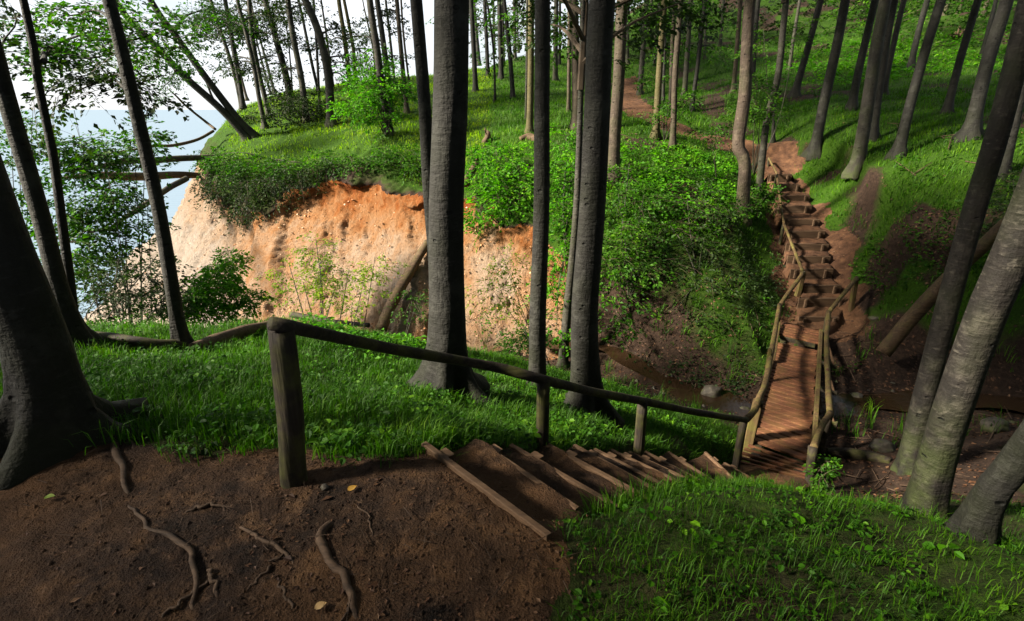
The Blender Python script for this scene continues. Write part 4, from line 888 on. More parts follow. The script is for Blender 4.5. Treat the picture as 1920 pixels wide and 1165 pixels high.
def ground_log(name, label, pts, r, mat='dead', seed=0, s=12, wob=.16, lift=.4, branches=(), cat='log', toward=.02):
    q = []
    for (u, v) in pts: q.append((u, v, gl(u, v+2)-toward))
    return log_thing(name, label, cat, q, r, mat, s, seed, wob, 30, branches)
ground_log('fallen_log', 'brown fallen log on the grass just left of the first railing post', [(360, 652), (400, 640), (450, 624), (506, 610)], [.06, .10, .10, .085], 'dead', 10, toward=.25)
ground_log('fallen_log', 'dark mossy fallen log in the grass behind the two left trunks', [(162, 628), (220, 636), (290, 646), (345, 645)], [.06, .075, .08, .06], 'log_old', 11, toward=.25)
ground_log('fallen_log', 'dark log end on the bank crest above the log handrail', [(546, 590), (590, 598), (640, 606), (692, 610)], [.10, .095, .085, .06], 'log_old', 12, toward=.7)
log_thing('leaning_log', 'long reddish dead trunk leaning across the gully behind the flecked beeches', 'log', [(1655, 662, 10.9), (1720, 585, 10.6), (1790, 510, 10.2), (1850, 455, 9.8), (1935, 372, 9.3)], [.15, .145, .13, .115, .10], 'dead', 14, 13, .14)
ground_log('fallen_log', 'short broken log in the grass left of the straight dark beech', [(975, 262), (990, 258), (1006, 262), (1016, 268)], [.10, .16, .17, .10], 'dead', 14)
ground_log('fallen_log', 'dark log lying along the brook edge right of the footbridge', [(1550, 848), (1590, 850), (1640, 858), (1670, 866)], [.07, .09, .09, .06], 'log_old', 15)
# broken stump and root plate
def stump(name, label, u, v, r, h, mat, seed):
    g = np.random.default_rng(seed); b = G(u, v); n = 9; s = 14
    C = np.array([b+np.array([0.03*k, 0, -0.15+h*k/(n-1)]) for k in range(n)])
    V, f = tube(C, np.linspace(r*1.4, r*.8, n), s, .3, seed); V[(n-2)*s:n*s, 2] += np.tile(np.abs(g.normal(0, h*.35, s)), 2); V[(n-1)*s:n*s, :2] = b[:2] + (V[(n-1)*s:n*s, :2]-b[:2])*.55
    mb = MB(); mb.add(V, f); o = mb.build(name, M[mat], None, True, loc=b); o.location = b; return tag(o, label, 'stump')
stump('tree_stump', 'small splintered stump sticking out of bright leaves right of the broad beech', 905, 268, .14, .42, 'dead', 4)
def root_plate(label, u, v, r):
    b = G(u, v); mb = MB(); g = np.random.default_rng(3)
    for k in range(11):
        a = math.pi*(k/10); d = np.array([math.cos(a), -.3, math.sin(a)*.75+.05]); mb.add(*tube(spline([b, b+d*r*.5+g.normal(0, .06, 3), b+d*r*g.uniform(.8, 1.2)+g.normal(0, .1, 3)], 8), np.linspace(.12, .03, 8), 6, .2, k))
    o = mb.build('root_plate', M['dead'], None, True, loc=b); o.location = b; return tag(o, label, 'root plate')
root_plate('upturned brown root plate in the bright clearing at upper right', 1793, 74, .75)
# leafy limbs in front of the sky (on the left trunks)
def limb(key, start_px, targets, r0, leaf, nsp, nl, mat, seed, spread=.5, Ls=(.35, .8), dshift=0.0, name='limb'):
    """a limb of a tree: from a point on its trunk through pixel targets (u, v, depth), leafy along its outer part"""
    t, b, C, R, h = TREES[key]; g = np.random.default_rng(seed)
    p0 = in_plane(*start_px, b); pts = [p0]+[P(*q) for q in targets]; n = 24; c = spline(pts, n); mb = MB()
    mb.add(*tube(c, np.linspace(r0, r0*.18, n), 7, .1, seed)); o = mb.build('limb', M['bark_dark'], None, True, loc=b); o.parent = t
    i = g.integers(int(n*.25), n, nsp); O = c[i] + g.normal(0, spread*.45, (nsp, 3))*np.array([1, 1, .45]); tn = np.gradient(c, axis=0)[i]; tn /= np.linalg.norm(tn, axis=1)[:, None]
    D = tn*.8 + np.stack([g.normal(0, .7, nsp), g.normal(0, .7, nsp), g.normal(-.08, .18, nsp)], -1)
    f = foliage('foliage', O, D, g.uniform(*Ls, nsp), nl, leaf, mat, None, b, seed, .22, .3); f.parent = o
    return o
limb('t3', (68, 120), [(100, 95, 7.5), (160, 110, 7.3), (215, 95, 7.2), (250, 60, 7.2)], .035, .085, 48, 16, 'leaf', 31)
limb('t3', (82, 115), [(90, 90, 7.6), (170, 60, 7.6), (260, 40, 7.6), (330, 60, 7.8)], .035, .085, 65, 16, 'leaf', 32)
limb('t3', (70, 120), [(60, 60, 7.6), (30, 20, 7.4), (-20, 10, 7.2)], .03, .085, 24, 16, 'leaf_dark', 33)
limb('t2', (10, 130), [(5, 80, 6.6), (30, 45, 6.6), (20, 10, 6.6)], .03, .085, 16, 16, 'leaf_dark', 34)
limb('t4', (240, 150), [(215, 140, 7.0), (170, 160, 6.9), (125, 180, 6.8), (105, 196, 6.8)], .028, .085, 31, 16, 'leaf_dark', 35, .3)
limb('t4', (238, 170), [(215, 150, 7.0), (180, 140, 7.0), (110, 150, 7.0)], .024, .085, 27, 16, 'leaf_dark', 36, .3)
limb('t4', (245, 180), [(275, 175, 7.1), (300, 190, 7.1), (312, 200, 7.1)], .02, .085, 14, 16, 'leaf_dark', 37, .25, (.25, .5))
limb('t4', (222, 80), [(250, 75, 7.2), (300, 60, 7.4), (350, 40, 7.8)], .03, .085, 40, 16, 'leaf', 38, .45)
limb('t4', (215, 40), [(180, 20, 7.2), (130, 30, 7.2), (80, 20, 7.2)], .03, .085, 40, 16, 'leaf', 39, .45)
limb('leanB', (350, 95), [(330, 90, 19.5), (280, 120, 19), (230, 130, 18.5)], .05, .09, 60, 24, 'leaf', 40, .9, (.5, 1.0))
limb('leanA', (299, 93), [(290, 110, 19.5), (320, 140, 19.5), (340, 130, 19.5)], .05, .09, 40, 22, 'leaf', 41, .8, (.5, 1.0))
limb('leanB', (326, 62), [(350, 30, 20), (390, 20, 20.5), (420, 30, 21)], .05, .09, 60, 24, 'leaf', 42, 1.0, (.5, 1.0))
limb('leanA', (330, 130), [(320, 150, 20), (310, 160, 20), (300, 172, 20)], .04, .08, 24, 22, 'leaf', 43, .6, (.4, .8))

# leafy side limbs of the headland trees, seen against the sky
g = np.random.default_rng(55)
for k, (l, px, w, bk) in enumerate(HL):
    if w < 5: continue
    tr, b, C, R, h = TREES[l]; d = depth_of(b)
    for q in range(2 if w > 7 else 1):
        f = g.uniform(.1, .75); i = int((len(px)-1)*(1-f)) ; u, v = px[max(1, min(i, len(px)-1))]; v = v*g.uniform(.7, 1.05)
        u = float(np.interp(v, [p[1] for p in px[::-1]], [p[0] for p in px[::-1]])); sd_ = -1 if g.random() < .5 else 1
        du, dv = sd_*g.uniform(28, 60), g.uniform(-10, 22)
        limb(l, (u, v), [(u+du*.5, v+dv*.3-6, d-.4), (u+du, v+dv, d-.6)], .045, .13, 15, 15, 'leaf_dark', 700+k*3+q, .75, (.4, .85))

for k, (l, n_) in enumerate(((0, 4), (1, 4), (3, 4), (4, 3), (7, 2), (9, 2), (12, 2), (14, 2))):
    tr, b, C, R, h = TREES[HL[l][0]]; px = HL[l][1]; d = depth_of(b)
    for q in range(n_):
        v = g.uniform(10, 75); u = float(np.interp(v, [p[1] for p in px[::-1]], [p[0] for p in px[::-1]])); sd_ = -1 if q % 2 == 0 else 1
        du, dv = sd_*g.uniform(30, 70), g.uniform(-25, 25)
        limb(HL[l][0], (u, v), [(u+du*.5, v+dv*.3-6, d-.5), (u+du, v+dv, d-.9)], .05, .14, 24, 16, 'leaf_dark', 800+k*9+q, 1.0, (.5, 1.0))

for k, (l, px, w, bk) in enumerate(MD):
    if w < 6 or k % 2: continue
    tr, b, C, R, h = TREES[l]; d = depth_of(b)
    for q in range(2):
        v = g.uniform(5, 90) if q == 0 else g.uniform(0, 40); u = float(np.interp(v, [p[1] for p in px[::-1]], [p[0] for p in px[::-1]])); sd_ = -1 if g.random() < .5 else 1
        du, dv = sd_*g.uniform(25, 60), g.uniform(-12, 25)
        limb(l, (u, v), [(u+du*.5, v+dv*.3-6, d-.5), (u+du, v+dv, d-.9)], .04, .15, 16, 14, 'leaf', 1000+k*5+q, .9, (.5, 1.0))

# fine roots hanging from the torn turf over the clay
g = np.random.default_rng(91); O, D, Ls = [], [], []
for q in range(130):
    u = g.uniform(420, 800); v = float(np.interp(u, [420, 460, 500, 540, 580, 640, 720, 800], [385, 405, 398, 372, 345, 322, 326, 345]))+g.uniform(-14, 2)
    p = G(u, v); O.append(p+np.array([-.05, -.12, .05])); D.append([g.normal(0, .12), -.12+g.normal(0, .1), -1]); Ls.append(g.uniform(.2, .75))
V, F = spray_twigs(np.array(O), np.array(D, float), np.array(Ls), .012, .0); o = mk('hanging_roots', V, [F], M['root'], True); tag(o, 'fine torn roots hanging from the turf edge over the orange clay', 'roots', kind='stuff')

# ------------------------------------------------------------------ unseen wood added behind and beside the viewpoint for its shade, far wood
g = np.random.default_rng(77)
for k, (x, y, w) in enumerate(((-3.6, -1.2, .5), (-12.5, -2.0, .3), (-8.5, -3.2, .5), (-16, -1.0, .5), (2.2, -2.6, .5), (5.2, .6, .5), (-1.0, -4.2, .5), (-5.5, -4.5, .5), (6.5, -3.5, .45), (8.4, 2.0, .5), (10.5, 5.0, .5), (11.5, -1, .5), (2.5, -7, .5))):  # unseen trees, added so their crowns keep sun off the foreground
    b = np.array([x, y, float(hz(x, y))]); t = thing('beech_tree', 'unseen beech added around the viewpoint to shade the foreground', 'tree', tuple(b), 'unseen shade beeches around the viewpoint')
    mb = MB(); H_ = 13+g.uniform(0, 3); mb.add(*tube(spline([(0, 0, -.2), (g.normal(0, .1), g.normal(0, .1), 5), (g.normal(0, .3), g.normal(0, .3), H_)], 16), np.linspace(w/2*1.15, w/6, 16), 12, .05, k)); o = mb.build('trunk', M['bark_dark'], None); o.parent = t
    c = BIG.copy(); COL.objects.link(c); c.parent = t; c.location = (0, 0, 4.6 if w < .4 else 5.0+g.uniform(0, 1.5)); c.rotation_euler = (0, 0, g.uniform(0, 6.28)); s_ = .88 if w < .4 else g.uniform(.9, 1.15); c.scale = (s_, s_, s_)
def far_wood(name, label, u0, u1, d0, d1, h0, h1, n, leaf, mat, seed):
    g = np.random.default_rng(seed); u = g.uniform(u0, u1, n); d = g.uniform(d0, d1, n); X = (u-CX)/F_PX*d; Y = d*.97
    X = np.clip(X, -44, 44); Y = np.clip(Y, 0, 60); Z = hz(X, Y) + h0 + (h1-h0)*g.uniform(0, 1, n)**1.2
    keep = fbm(X*.35, Z*.5, 3, seed) > -.18; X, Y, Z = X[keep], Y[keep], Z[keep]; n = len(X); a = g.uniform(0, 6.28, n)
    o = foliage(name, np.stack([X, Y, Z], -1), np.stack([np.cos(a), np.sin(a), g.uniform(-.3, .1, n)], -1), g.uniform(.8, 1.8, n), 18, leaf, mat, seed=seed, twig=.012)
    return tag(o, label, 'woods', kind='stuff')
def back_shade_wood(seed, n):  # unseen ring of foliage added to cut ambient light from behind and right
    g = np.random.default_rng(seed); a = np.radians(g.uniform(58, 238, n)); r = g.uniform(13, 24, n); X, Y = r*np.sin(a), r*np.cos(a); Y = np.maximum(Y, -9.5); Z = hz(X, Y) + g.uniform(0, 1, n)**.9*13
    q = g.uniform(0, 6.28, n); o = foliage('unseen_shade_woods', np.stack([X, Y, Z], -1), np.stack([np.cos(q), np.sin(q), g.uniform(-.3, .1, n)], -1), g.uniform(1, 2.2, n), 16, .42, 'leaf_dark', seed=seed, twig=.014)
    tag(o, 'unseen dense wood added behind and right of the viewpoint to darken that side', 'woods', kind='stuff')
back_shade_wood(9, 2600)
far_wood('distant_woods', 'dim leafy wood closing the view beyond the grassy rise and the dirt path', 900, 1560, 41, 54, .2, 11, 1500, .26, 'leaf_dark', 5)
far_wood('distant_foliage', 'lighter green leaves among the thin trunks beyond the grassy rise', 890, 1250, 33, 42, .4, 9, 330, .22, 'leaf', 8)
far_wood('distant_undergrowth', 'bright leafy undergrowth at the top of the right hillside', 1480, 2000, 33, 48, .0, 3.2, 900, .22, 'leaf', 6)

# ------------------------------------------------------------------ shrubs and saplings
def shrub(name, label, cat, base, blobs, mat, leaf, nl, Ls, seed, stem_r=.02, droop=.25, tilt=.35, stems=True, group=None, zsq=1.0, outward=.7):
    """stems from the foot to each blob (u, v, depth, px radius x, px radius y, sprays) and flat leafy twigs through each blob"""
    g = np.random.default_rng(seed); b = np.asarray(base, float); Os, Ds = [], []; mb = MB()
    for (u, v, d, ru, rv, n) in blobs:
        c = P(u, v, d); rx, rz = ru*d/F_PX, rv*d/F_PX
        q = g.normal(0, 1, (n, 3)); q /= np.linalg.norm(q, axis=1)[:, None]; q *= g.uniform(0, 1, (n, 1))**.45
        Os.append(c + q*np.array([rx, rx*zsq, rz])*.85); dd = q*outward + g.normal(0, .55, (n, 3)); dd[:, 2] = dd[:, 2]*.35 - .02; Ds.append(dd)
        if stems: mb.add(*tube(spline([b-(0, 0, .1), b+(c-b)*.5+g.normal(0, .06, 3)*np.linalg.norm(c-b)*.6, c+(c-b)*.08], 10), np.linspace(stem_r, stem_r*.25, 10), 6, .1, seed))
    t = thing(name, label, cat, tuple(b), group)
    if stems: o = mb.build('stem', M['bark_grey'], None, True, loc=b); o.parent = t
    O = np.concatenate(Os); f = foliage('foliage', O, np.concatenate(Ds), g.uniform(*Ls, len(O)), nl, leaf, mat, None, b, seed, droop, tilt); f.parent = t
    return t
def gw(x, y): return np.array([x, y, float(hz(x, y))])
shrub('leafy_shrub', 'dark leafy shrub with sea behind it left of the sinuous slender beech', 'shrub', gw(-10.5, 9.4), [(20, 270, 12, 40, 40, 36), (35, 350, 11.5, 25, 60, 36), (120, 480, 11, 25, 60, 45), (60, 240, 12, 30, 25, 18), (100, 420, 11.5, 25, 40, 27)], 'leaf', .115, 14, (.35, .7), 101)
shrub('leafy_shrub', 'tall green shrub around the fallen trunks over the sea', 'shrub', gw(-8.9, 10.6), [(150, 275, 12.5, 45, 28, 72), (195, 290, 12.7, 40, 30, 54), (150, 320, 12.5, 35, 20, 42), (250, 265, 13, 35, 22, 33), (275, 240, 13, 20, 20, 18), (265, 300, 13, 30, 18, 24)], 'leaf', .115, 14, (.35, .75), 102)
shrub('leafy_shrub', 'dense dark shrub below the fallen trunks between the slender and the lichened beech', 'shrub', gw(-8.3, 10.0), [(165, 380, 12, 42, 40, 84), (175, 440, 12, 40, 40, 84), (165, 500, 11.7, 30, 35, 57), (205, 350, 12, 30, 25, 31), (235, 390, 12.4, 40, 22, 31), (275, 415, 12.8, 30, 15, 16), (240, 460, 12.2, 25, 20, 12)], 'leaf', .105, 16, (.35, .7), 103)
b = G(231, 613); shrub('sapling', 'small branching sapling on the bank crest left of the lichened beech', 'sapling', b, [(195, 555, 8.9, 42, 28, 40), (245, 540, 9, 45, 25, 42), (225, 500, 9.2, 45, 22, 36), (285, 500, 9.3, 40, 14, 22), (180, 595, 8.8, 25, 14, 16), (300, 560, 9.4, 25, 25, 26)], 'leaf_dark', .06, 22, (.25, .5), 104, .03)
shrub('leafy_shrub', 'green bush at the cliff foot seen on both sides of the lichened beech', 'shrub', gw(-7.4, 10.9), [(300, 560, 12.3, 30, 30, 40), (275, 590, 12, 25, 18, 24), (365, 560, 12.4, 18, 25, 22)], 'leaf', .08, 22, (.3, .6), 105)
shrub('sapling', 'pale yellow green sapling in front of the clay cliff beside the first railing post', 'sapling', gw(-4.7, 10.9), [(592, 470, 12.6, 26, 26, 26), (600, 510, 12.4, 34, 16, 26), (545, 512, 12.6, 38, 14, 22), (650, 522, 12.4, 40, 13, 26), (570, 545, 12.3, 45, 14, 24), (625, 555, 12.3, 30, 14, 18)], 'leaf_yellow', .07, 16, (.3, .65), 106, .028)
shrub('sapling', 'thin slanting sapling with feathery pale leaves left of the propped dead trunk', 'sapling', gw(-3.7, 10.6), [(700, 500, 12.0, 34, 14, 24), (680, 545, 12, 28, 12, 14), (660, 580, 11.8, 30, 14, 16)], 'leaf_yellow', .07, 16, (.3, .6), 107, .02)
shrub('leafy_shrub', 'sparse low twigs in front of the orange clay beside the broad beech', 'shrub', gw(-2.6, 10.4), [(770, 575, 11.5, 30, 30, 16), (785, 560, 11.3, 20, 20, 10), (890, 600, 11.5, 15, 20, 10)], 'leaf', .06, 14, (.25, .5), 108, .015)
shrub('sapling', 'feathery pale sprays reaching left from beside the straight dark beech over the clay', 'sapling', gw(.9, 9.8), [(950, 500, 10.6, 40, 16, 18), (925, 545, 10.4, 45, 12, 16), (960, 560, 10.6, 35, 12, 14), (975, 590, 10.8, 20, 14, 10), (940, 480, 10.8, 30, 10, 8)], 'leaf_yellow', .06, 16, (.3, .6), 109, .014, stems=True)
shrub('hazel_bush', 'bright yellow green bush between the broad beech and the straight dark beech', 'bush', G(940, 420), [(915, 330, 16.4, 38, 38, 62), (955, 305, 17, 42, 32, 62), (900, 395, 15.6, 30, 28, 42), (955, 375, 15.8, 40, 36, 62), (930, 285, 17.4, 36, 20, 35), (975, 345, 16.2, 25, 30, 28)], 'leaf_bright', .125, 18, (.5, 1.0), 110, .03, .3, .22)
shrub('hazel_bush', 'bright bush seen between the straight dark beech and the knotted beech', 'bush', G(1060, 470), [(1062, 262, 16.8, 32, 32, 39), (1060, 330, 15.6, 32, 38, 52), (1065, 400, 14.6, 34, 38, 52), (1055, 470, 14, 30, 34, 39), (1046, 540, 13.4, 24, 36, 29), (1085, 300, 16, 24, 30, 26), (1045, 610, 13, 22, 30, 19)], 'leaf_bright', .12, 18, (.5, 1.0), 111, .03, .3, .22)
shrub('hazel_bush', 'lush bright bush at the right foot of the knotted beech and purplish trunk', 'bush', G(1180, 560), [(1160, 372, 14.4, 36, 28, 33), (1205, 380, 14.2, 45, 26, 36), (1165, 440, 13.4, 40, 32, 44), (1150, 490, 12.9, 34, 32, 38), (1205, 450, 13.3, 40, 26, 27), (1160, 550, 12.8, 34, 30, 25), (1200, 500, 12.8, 36, 24, 22), (1150, 610, 12.6, 20, 30, 14), (1180, 325, 15, 36, 18, 16)], 'leaf', .11, 18, (.5, 1.0), 112, .03, .3, .22)
shrub('hazel_bush', 'spreading mid green bush on the dark bank left of the crooked beech', 'bush', G(1310, 520), [(1290, 385, 14.6, 48, 26, 35), (1345, 390, 14.8, 36, 34, 30), (1260, 430, 13.6, 44, 26, 28), (1320, 450, 13.8, 50, 26, 28), (1245, 500, 12.9, 44, 26, 20), (1300, 530, 12.9, 46, 28, 18), (1370, 480, 14, 30, 30, 13), (1270, 580, 12.5, 40, 22, 12)], 'leaf_dark', .10, 18, (.5, 1.0), 113, .024, .3, .22)
shrub('leafy_shrub', 'glowing green shrub around the foot of the pale flecked trunk on the headland', 'shrub', G(722, 250), [(702, 122, 20.3, 26, 26, 56), (695, 165, 20, 44, 22, 80), (668, 195, 19.8, 34, 14, 50), (730, 160, 20.3, 34, 24, 40), (752, 170, 20.6, 30, 18, 34), (715, 215, 20, 30, 18, 36), (680, 140, 20.3, 22, 16, 26)], 'leaf_bright', .12, 18, (.5, .95), 114, .03, .3, .25)
shrub('leafy_shrub', 'dark bushy shrub under the headland trunks left of the knotted trunk', 'shrub', G(565, 232), [(540, 190, 23.6, 34, 18, 60), (585, 200, 23.4, 40, 18, 60), (525, 215, 23.2, 26, 14, 30), (620, 190, 24, 26, 18, 30), (560, 172, 24, 30, 12, 26)], 'leaf_dark', .11, 20, (.45, .9), 115, .03)
shrub('leafy_shrub', 'little dark shrub at the foot of the first headland trunks', 'shrub', G(460, 222), [(458, 215, 25, 16, 10, 26)], 'leaf_dark', .1, 18, (.35, .6), 116, .02)
shrub('hanging_shrub', 'green shrub on the brink of the orange cliff below the leaning trunks', 'shrub', G(500, 290), [(425, 305, 20.8, 36, 18, 70), (475, 312, 20.3, 44, 20, 90), (530, 316, 19.9, 46, 20, 90), (590, 304, 19.5, 46, 16, 80), (398, 295, 21.5, 28, 16, 40)], 'leaf', .11, 18, (.45, .9), 117, .03, .4, .25)
shrub('hanging_shrub', 'dark drooping twigs hanging in the shade below the cliff edge shrub', 'shrub', G(500, 320), [(430, 345, 20.0, 38, 26, 110), (478, 352, 19.5, 42, 30, 140), (525, 345, 19.3, 40, 24, 120), (570, 330, 19.2, 36, 16, 70), (455, 388, 19.8, 28, 20, 70), (500, 388, 19.4, 26, 16, 60), (396, 345, 20.8, 18, 26, 40), (610, 318, 19.1, 28, 10, 40)], 'leaf_dark', .10, 18, (.45, .9), 128, .03, .8)  # dark leaf colour paints in the shade under the overhang
shrub('leafy_shrub', 'sprays of green twigs on the cliff edge left of the double dark trunk', 'shrub', G(760, 310), [(740, 290, 18.4, 46, 22, 80), (785, 310, 18.0, 26, 28, 60), (700, 302, 18.8, 38, 18, 60), (650, 302, 19.0, 36, 14, 50)], 'leaf', .10, 20, (.45, .8), 118, .02, .4)
shrub('sapling', 'leafy twigs growing around the yellowish beech and the pair by the path', 'sapling', G(1246, 262), [(1240, 215, 19.6, 22, 20, 24), (1275, 195, 18.6, 26, 14, 20), (1230, 150, 20, 20, 10, 12), (1300, 188, 18.6, 22, 10, 12), (1225, 55, 20, 30, 14, 20), (1260, 100, 19, 30, 10, 14)], 'leaf', .10, 18, (.4, .75), 119, .02)
shrub('sapling', 'lone thin sapling with a flat leafy top in front of the dirt path', 'sapling', G(1346, 345), [(1332, 245, 15.8, 30, 10, 22), (1345, 258, 15.8, 26, 10, 16)], 'leaf', .085, 18, (.35, .6), 120, .018)
shrub('sapling', 'layered leafy sprays between the crooked beech and the slender handrail beech', 'sapling', G(1412, 330), [(1420, 165, 16.4, 30, 22, 34), (1425, 205, 16.4, 34, 18, 36), (1400, 195, 16.2, 22, 14, 14), (1450, 215, 16.6, 20, 12, 12), (1430, 80, 16.6, 34, 24, 26), (1490, 60, 17, 30, 30, 24)], 'leaf', .09, 18, (.4, .75), 121, .02)
shrub('leafy_shrub', 'leafy low shrub at the feet of the crooked and slender beeches by the steps', 'shrub', G(1412, 395), [(1418, 378, 15.6, 28, 16, 36), (1440, 366, 16, 20, 10, 18), (1370, 400, 14.6, 20, 20, 16)], 'leaf', .10, 18, (.35, .6), 122, .02)
shrub('leafy_plant', 'small leafy plant at the foot of the right landing post of the footbridge', 'plant', G(1545, 905), [(1548, 876, 7.3, 16, 20, 16), (1540, 895, 7.1, 12, 10, 8)], 'leaf', .06, 14, (.15, .3), 123, .008)
shrub('leafy_shrub', 'grassy green bush spilling down the clay left of the pale sapling', 'shrub', gw(-6.6, 12.3), [(395, 545, 13.0, 38, 34, 130), (375, 575, 12.7, 34, 24, 80), (412, 515, 13.5, 26, 26, 80), (432, 485, 14.2, 16, 24, 46)], 'leaf_bright', .085, 24, (.25, .5), 124, .02, .5)
shrub('leafy_shrub', 'rounded yellow green tuft bush on the lower clay face', 'shrub', gw(-5.9, 12.4), [(465, 553, 13.6, 26, 24, 50), (440, 580, 13.3, 30, 14, 30)], 'leaf_bright', .08, 24, (.2, .45), 125, .02, .5)
shrub('leafy_shrub', 'small bush at the brook bend behind the straight dark beech', 'shrub', gw(.6, 12.0), [(965, 640, 12.2, 26, 18, 34), (985, 620, 12.4, 20, 18, 20)], 'leaf', .08, 18, (.3, .5), 126, .02)
shrub('leafy_shrub', 'leafy shrub at the right edge above the long propped dead trunk', 'shrub', G(1900, 440), [(1885, 400, 11.4, 40, 26, 40), (1900, 345, 12, 30, 30, 30), (1850, 430, 11.6, 30, 20, 24)], 'leaf_dark', .07, 18, (.3, .55), 127, .02)

# ------------------------------------------------------------------ grass and herbs
def rel(poly): return [tuple(G(u, v)[:2]) for u, v in poly]
def sample(n, cond, r0, r1, pw, seed, a0=-50, a1=56):
    g = np.random.default_rng(seed); a = np.radians(g.uniform(a0, a1, n)); r = (r0**pw + (r1**pw-r0**pw)*g.uniform(0, 1, n))**(1/pw)
    x, y = r*np.sin(a), r*np.cos(a); k = g.uniform(0, 1, n) < cond(x, y); return x[k], y[k], g
def stairs_side(x, y):
    """positive to the right of the near stairs"""
    return (x-.6)*(.78) - (y-2.4)*(.80)
def surf(x, y): return hz(x, y) + fbm(x*.7, y*.7, 3, 1)*.10 + fbm(x*3, y*3, 4, 2)*.05
def grass(name, label, n, cond, r0, r1, pw, L0, L1, wd, mat, seed, tuft=14, spread=.07, lean=.5, kindtint=0.0, patch=.25):
    x, y, g = sample(n//tuft, cond, r0, r1, pw, seed)
    k = len(x); sc = g.uniform(.6, 1.25, k); tt = np.clip(g.normal(.42+kindtint, .17, k) + fbm(x*.8, y*.8, 3, seed)*patch, 0, 1)
    az0 = g.uniform(0, 6.28, k)
    X = np.repeat(x, tuft) + g.normal(0, spread, k*tuft); Y = np.repeat(y, tuft) + g.normal(0, spread, k*tuft)
    Z = surf(X, Y) - .01; N = len(X)
    l = g.uniform(L0, L1, N)*np.repeat(sc, tuft); az = np.repeat(az0, tuft) + g.normal(0, 1.1, N)
    bend = g.uniform(.15, 1.0, N)*lean
    gx, gy = bil(GRx, X, Y), bil(GRy, X, Y)
    dx = np.cos(az)*bend - gx*.25; dy = np.sin(az)*bend - gy*.25
    s = np.stack([-np.sin(az+g.normal(0, .6, N)), np.cos(az), np.zeros(N)], -1); w = wd*g.uniform(.6, 1.3, N)[:, None]
    b = np.stack([X, Y, Z], -1); m = b + np.stack([dx*.30, dy*.30, np.full(N, .60)], -1)*l[:, None]
    tz = .92 - bend**2*.55; tp = b + np.stack([dx*.95, dy*.95, tz], -1)*l[:, None]
    V = np.stack([b-s*w*.5, b+s*w*.5, m+s*w*.42, m-s*w*.42, tp], 1).reshape(-1, 3); i = np.arange(N)*5
    Q = np.stack([i, i+1, i+2, i+3], -1); T_ = np.stack([i+3, i+2, i+4], -1)
    tn = np.clip(np.repeat(tt, tuft) + g.normal(0, .1, N), 0, 1)
    o = mk(name, V, [Q, T_], M[mat], True, attrs={'tint': ('FACE', np.concatenate([tn, tn]))})
    return tag(o, label, 'grass', kind='stuff')
def herbs(name, label, n, cond, r0, r1, pw, leaf, hgt, mat, seed, per=7, cat='plants', rad=1.0):
    """low leafy plants: a rosette of leaves on short stalks"""
    x, y, g = sample(n, cond, r0, r1, pw, seed); k = len(x); sc = g.uniform(.55, 1.2, k)
    X = np.repeat(x, per); Y = np.repeat(y, per); S = np.repeat(sc, per); N = len(X); a = g.uniform(0, 6.28, N); q = g.uniform(.1, 1, N)*hgt*.9*S*rad
    X = X + np.cos(a)*q; Y = Y + np.sin(a)*q; Z = surf(X, Y) + hgt*S*g.uniform(.25, 1.0, N)
    d = np.stack([np.cos(a), np.sin(a), g.normal(-.1, .25, N)], -1); d /= np.linalg.norm(d, axis=1)[:, None]
    nn = np.stack([g.normal(0, .32, N), g.normal(0, .32, N)-.12, np.ones(N)], -1); nn -= d*(nn*d).sum(1)[:, None]; nn /= np.linalg.norm(nn, axis=1)[:, None]
    l = leaf*S*g.uniform(.6, 1.2, N); six = r1 < 12; V, F = (leaf_faces6 if six else leaf_faces)(np.stack([X, Y, Z], -1), d, nn, l, l*.75)
    tn = np.clip(np.repeat(g.normal(.4, .18, k), per)+g.normal(0, .12, N), 0, 1)
    o = mk(name, V, [F], M[mat], False, attrs={'tint': ('FACE', np.repeat(tn, 4 if six else 2))}); return tag(o, label, cat, kind='stuff')
gz = lambda x, y: bil(Zgrass, x, y)
near = lambda x, y: gz(x, y)*(stairs_side(x, y) < 0)*(y < 12)*(hz(x, y) > -5.2)
mound = lambda x, y: np.clip(1.12-1.5*bil(Zd2, x, y)+fbm(x*4, y*4, 3, 89)*.9, 0, 1)*(stairs_side(x, y) > 0)*(np.hypot(x, y) < 7)*np.clip(.62+fbm(x*2.3, y*2.3, 3, 88)*1.5, 0.42, 1)
headl = rel([(380, 210), (400, 200), (560, 165), (790, 132), (800, 345), (640, 312), (480, 300), (385, 280)])
hm = poly_mask(headl, JX, JY).astype(float)
hm = np.maximum(hm, ((GX < -1.0) & (GY > 17)).astype(float))
head = lambda x, y: gz(x, y)*bil(hm, x, y)
hill = lambda x, y: gz(x, y)*(1-bil(hm, x, y))*(y > 9)*np.where(hz(x, y) < -1.6, .35, 1)
grass('grass', 'lush green grass on the near bank behind the log railing', 170000, near, 2.3, 11, .8, .06, .19, .0065, 'grass', 201, 16, .06, .75)
grass('grass', 'rough dark grass on the mound at lower right', 62000, mound, 1.2, 6.5, .9, .03, .13, .0042, 'grass', 202, 9, .05, 1.0, -.06)
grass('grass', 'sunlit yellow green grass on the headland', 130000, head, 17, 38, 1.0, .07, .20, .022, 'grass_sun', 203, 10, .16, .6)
grass('grass', 'shaded green grass of the hillside under the trees', 330000, hill, 10, 46, .8, .08, .22, .018, 'grass', 204, 10, .15, .7, 0.0, .55)
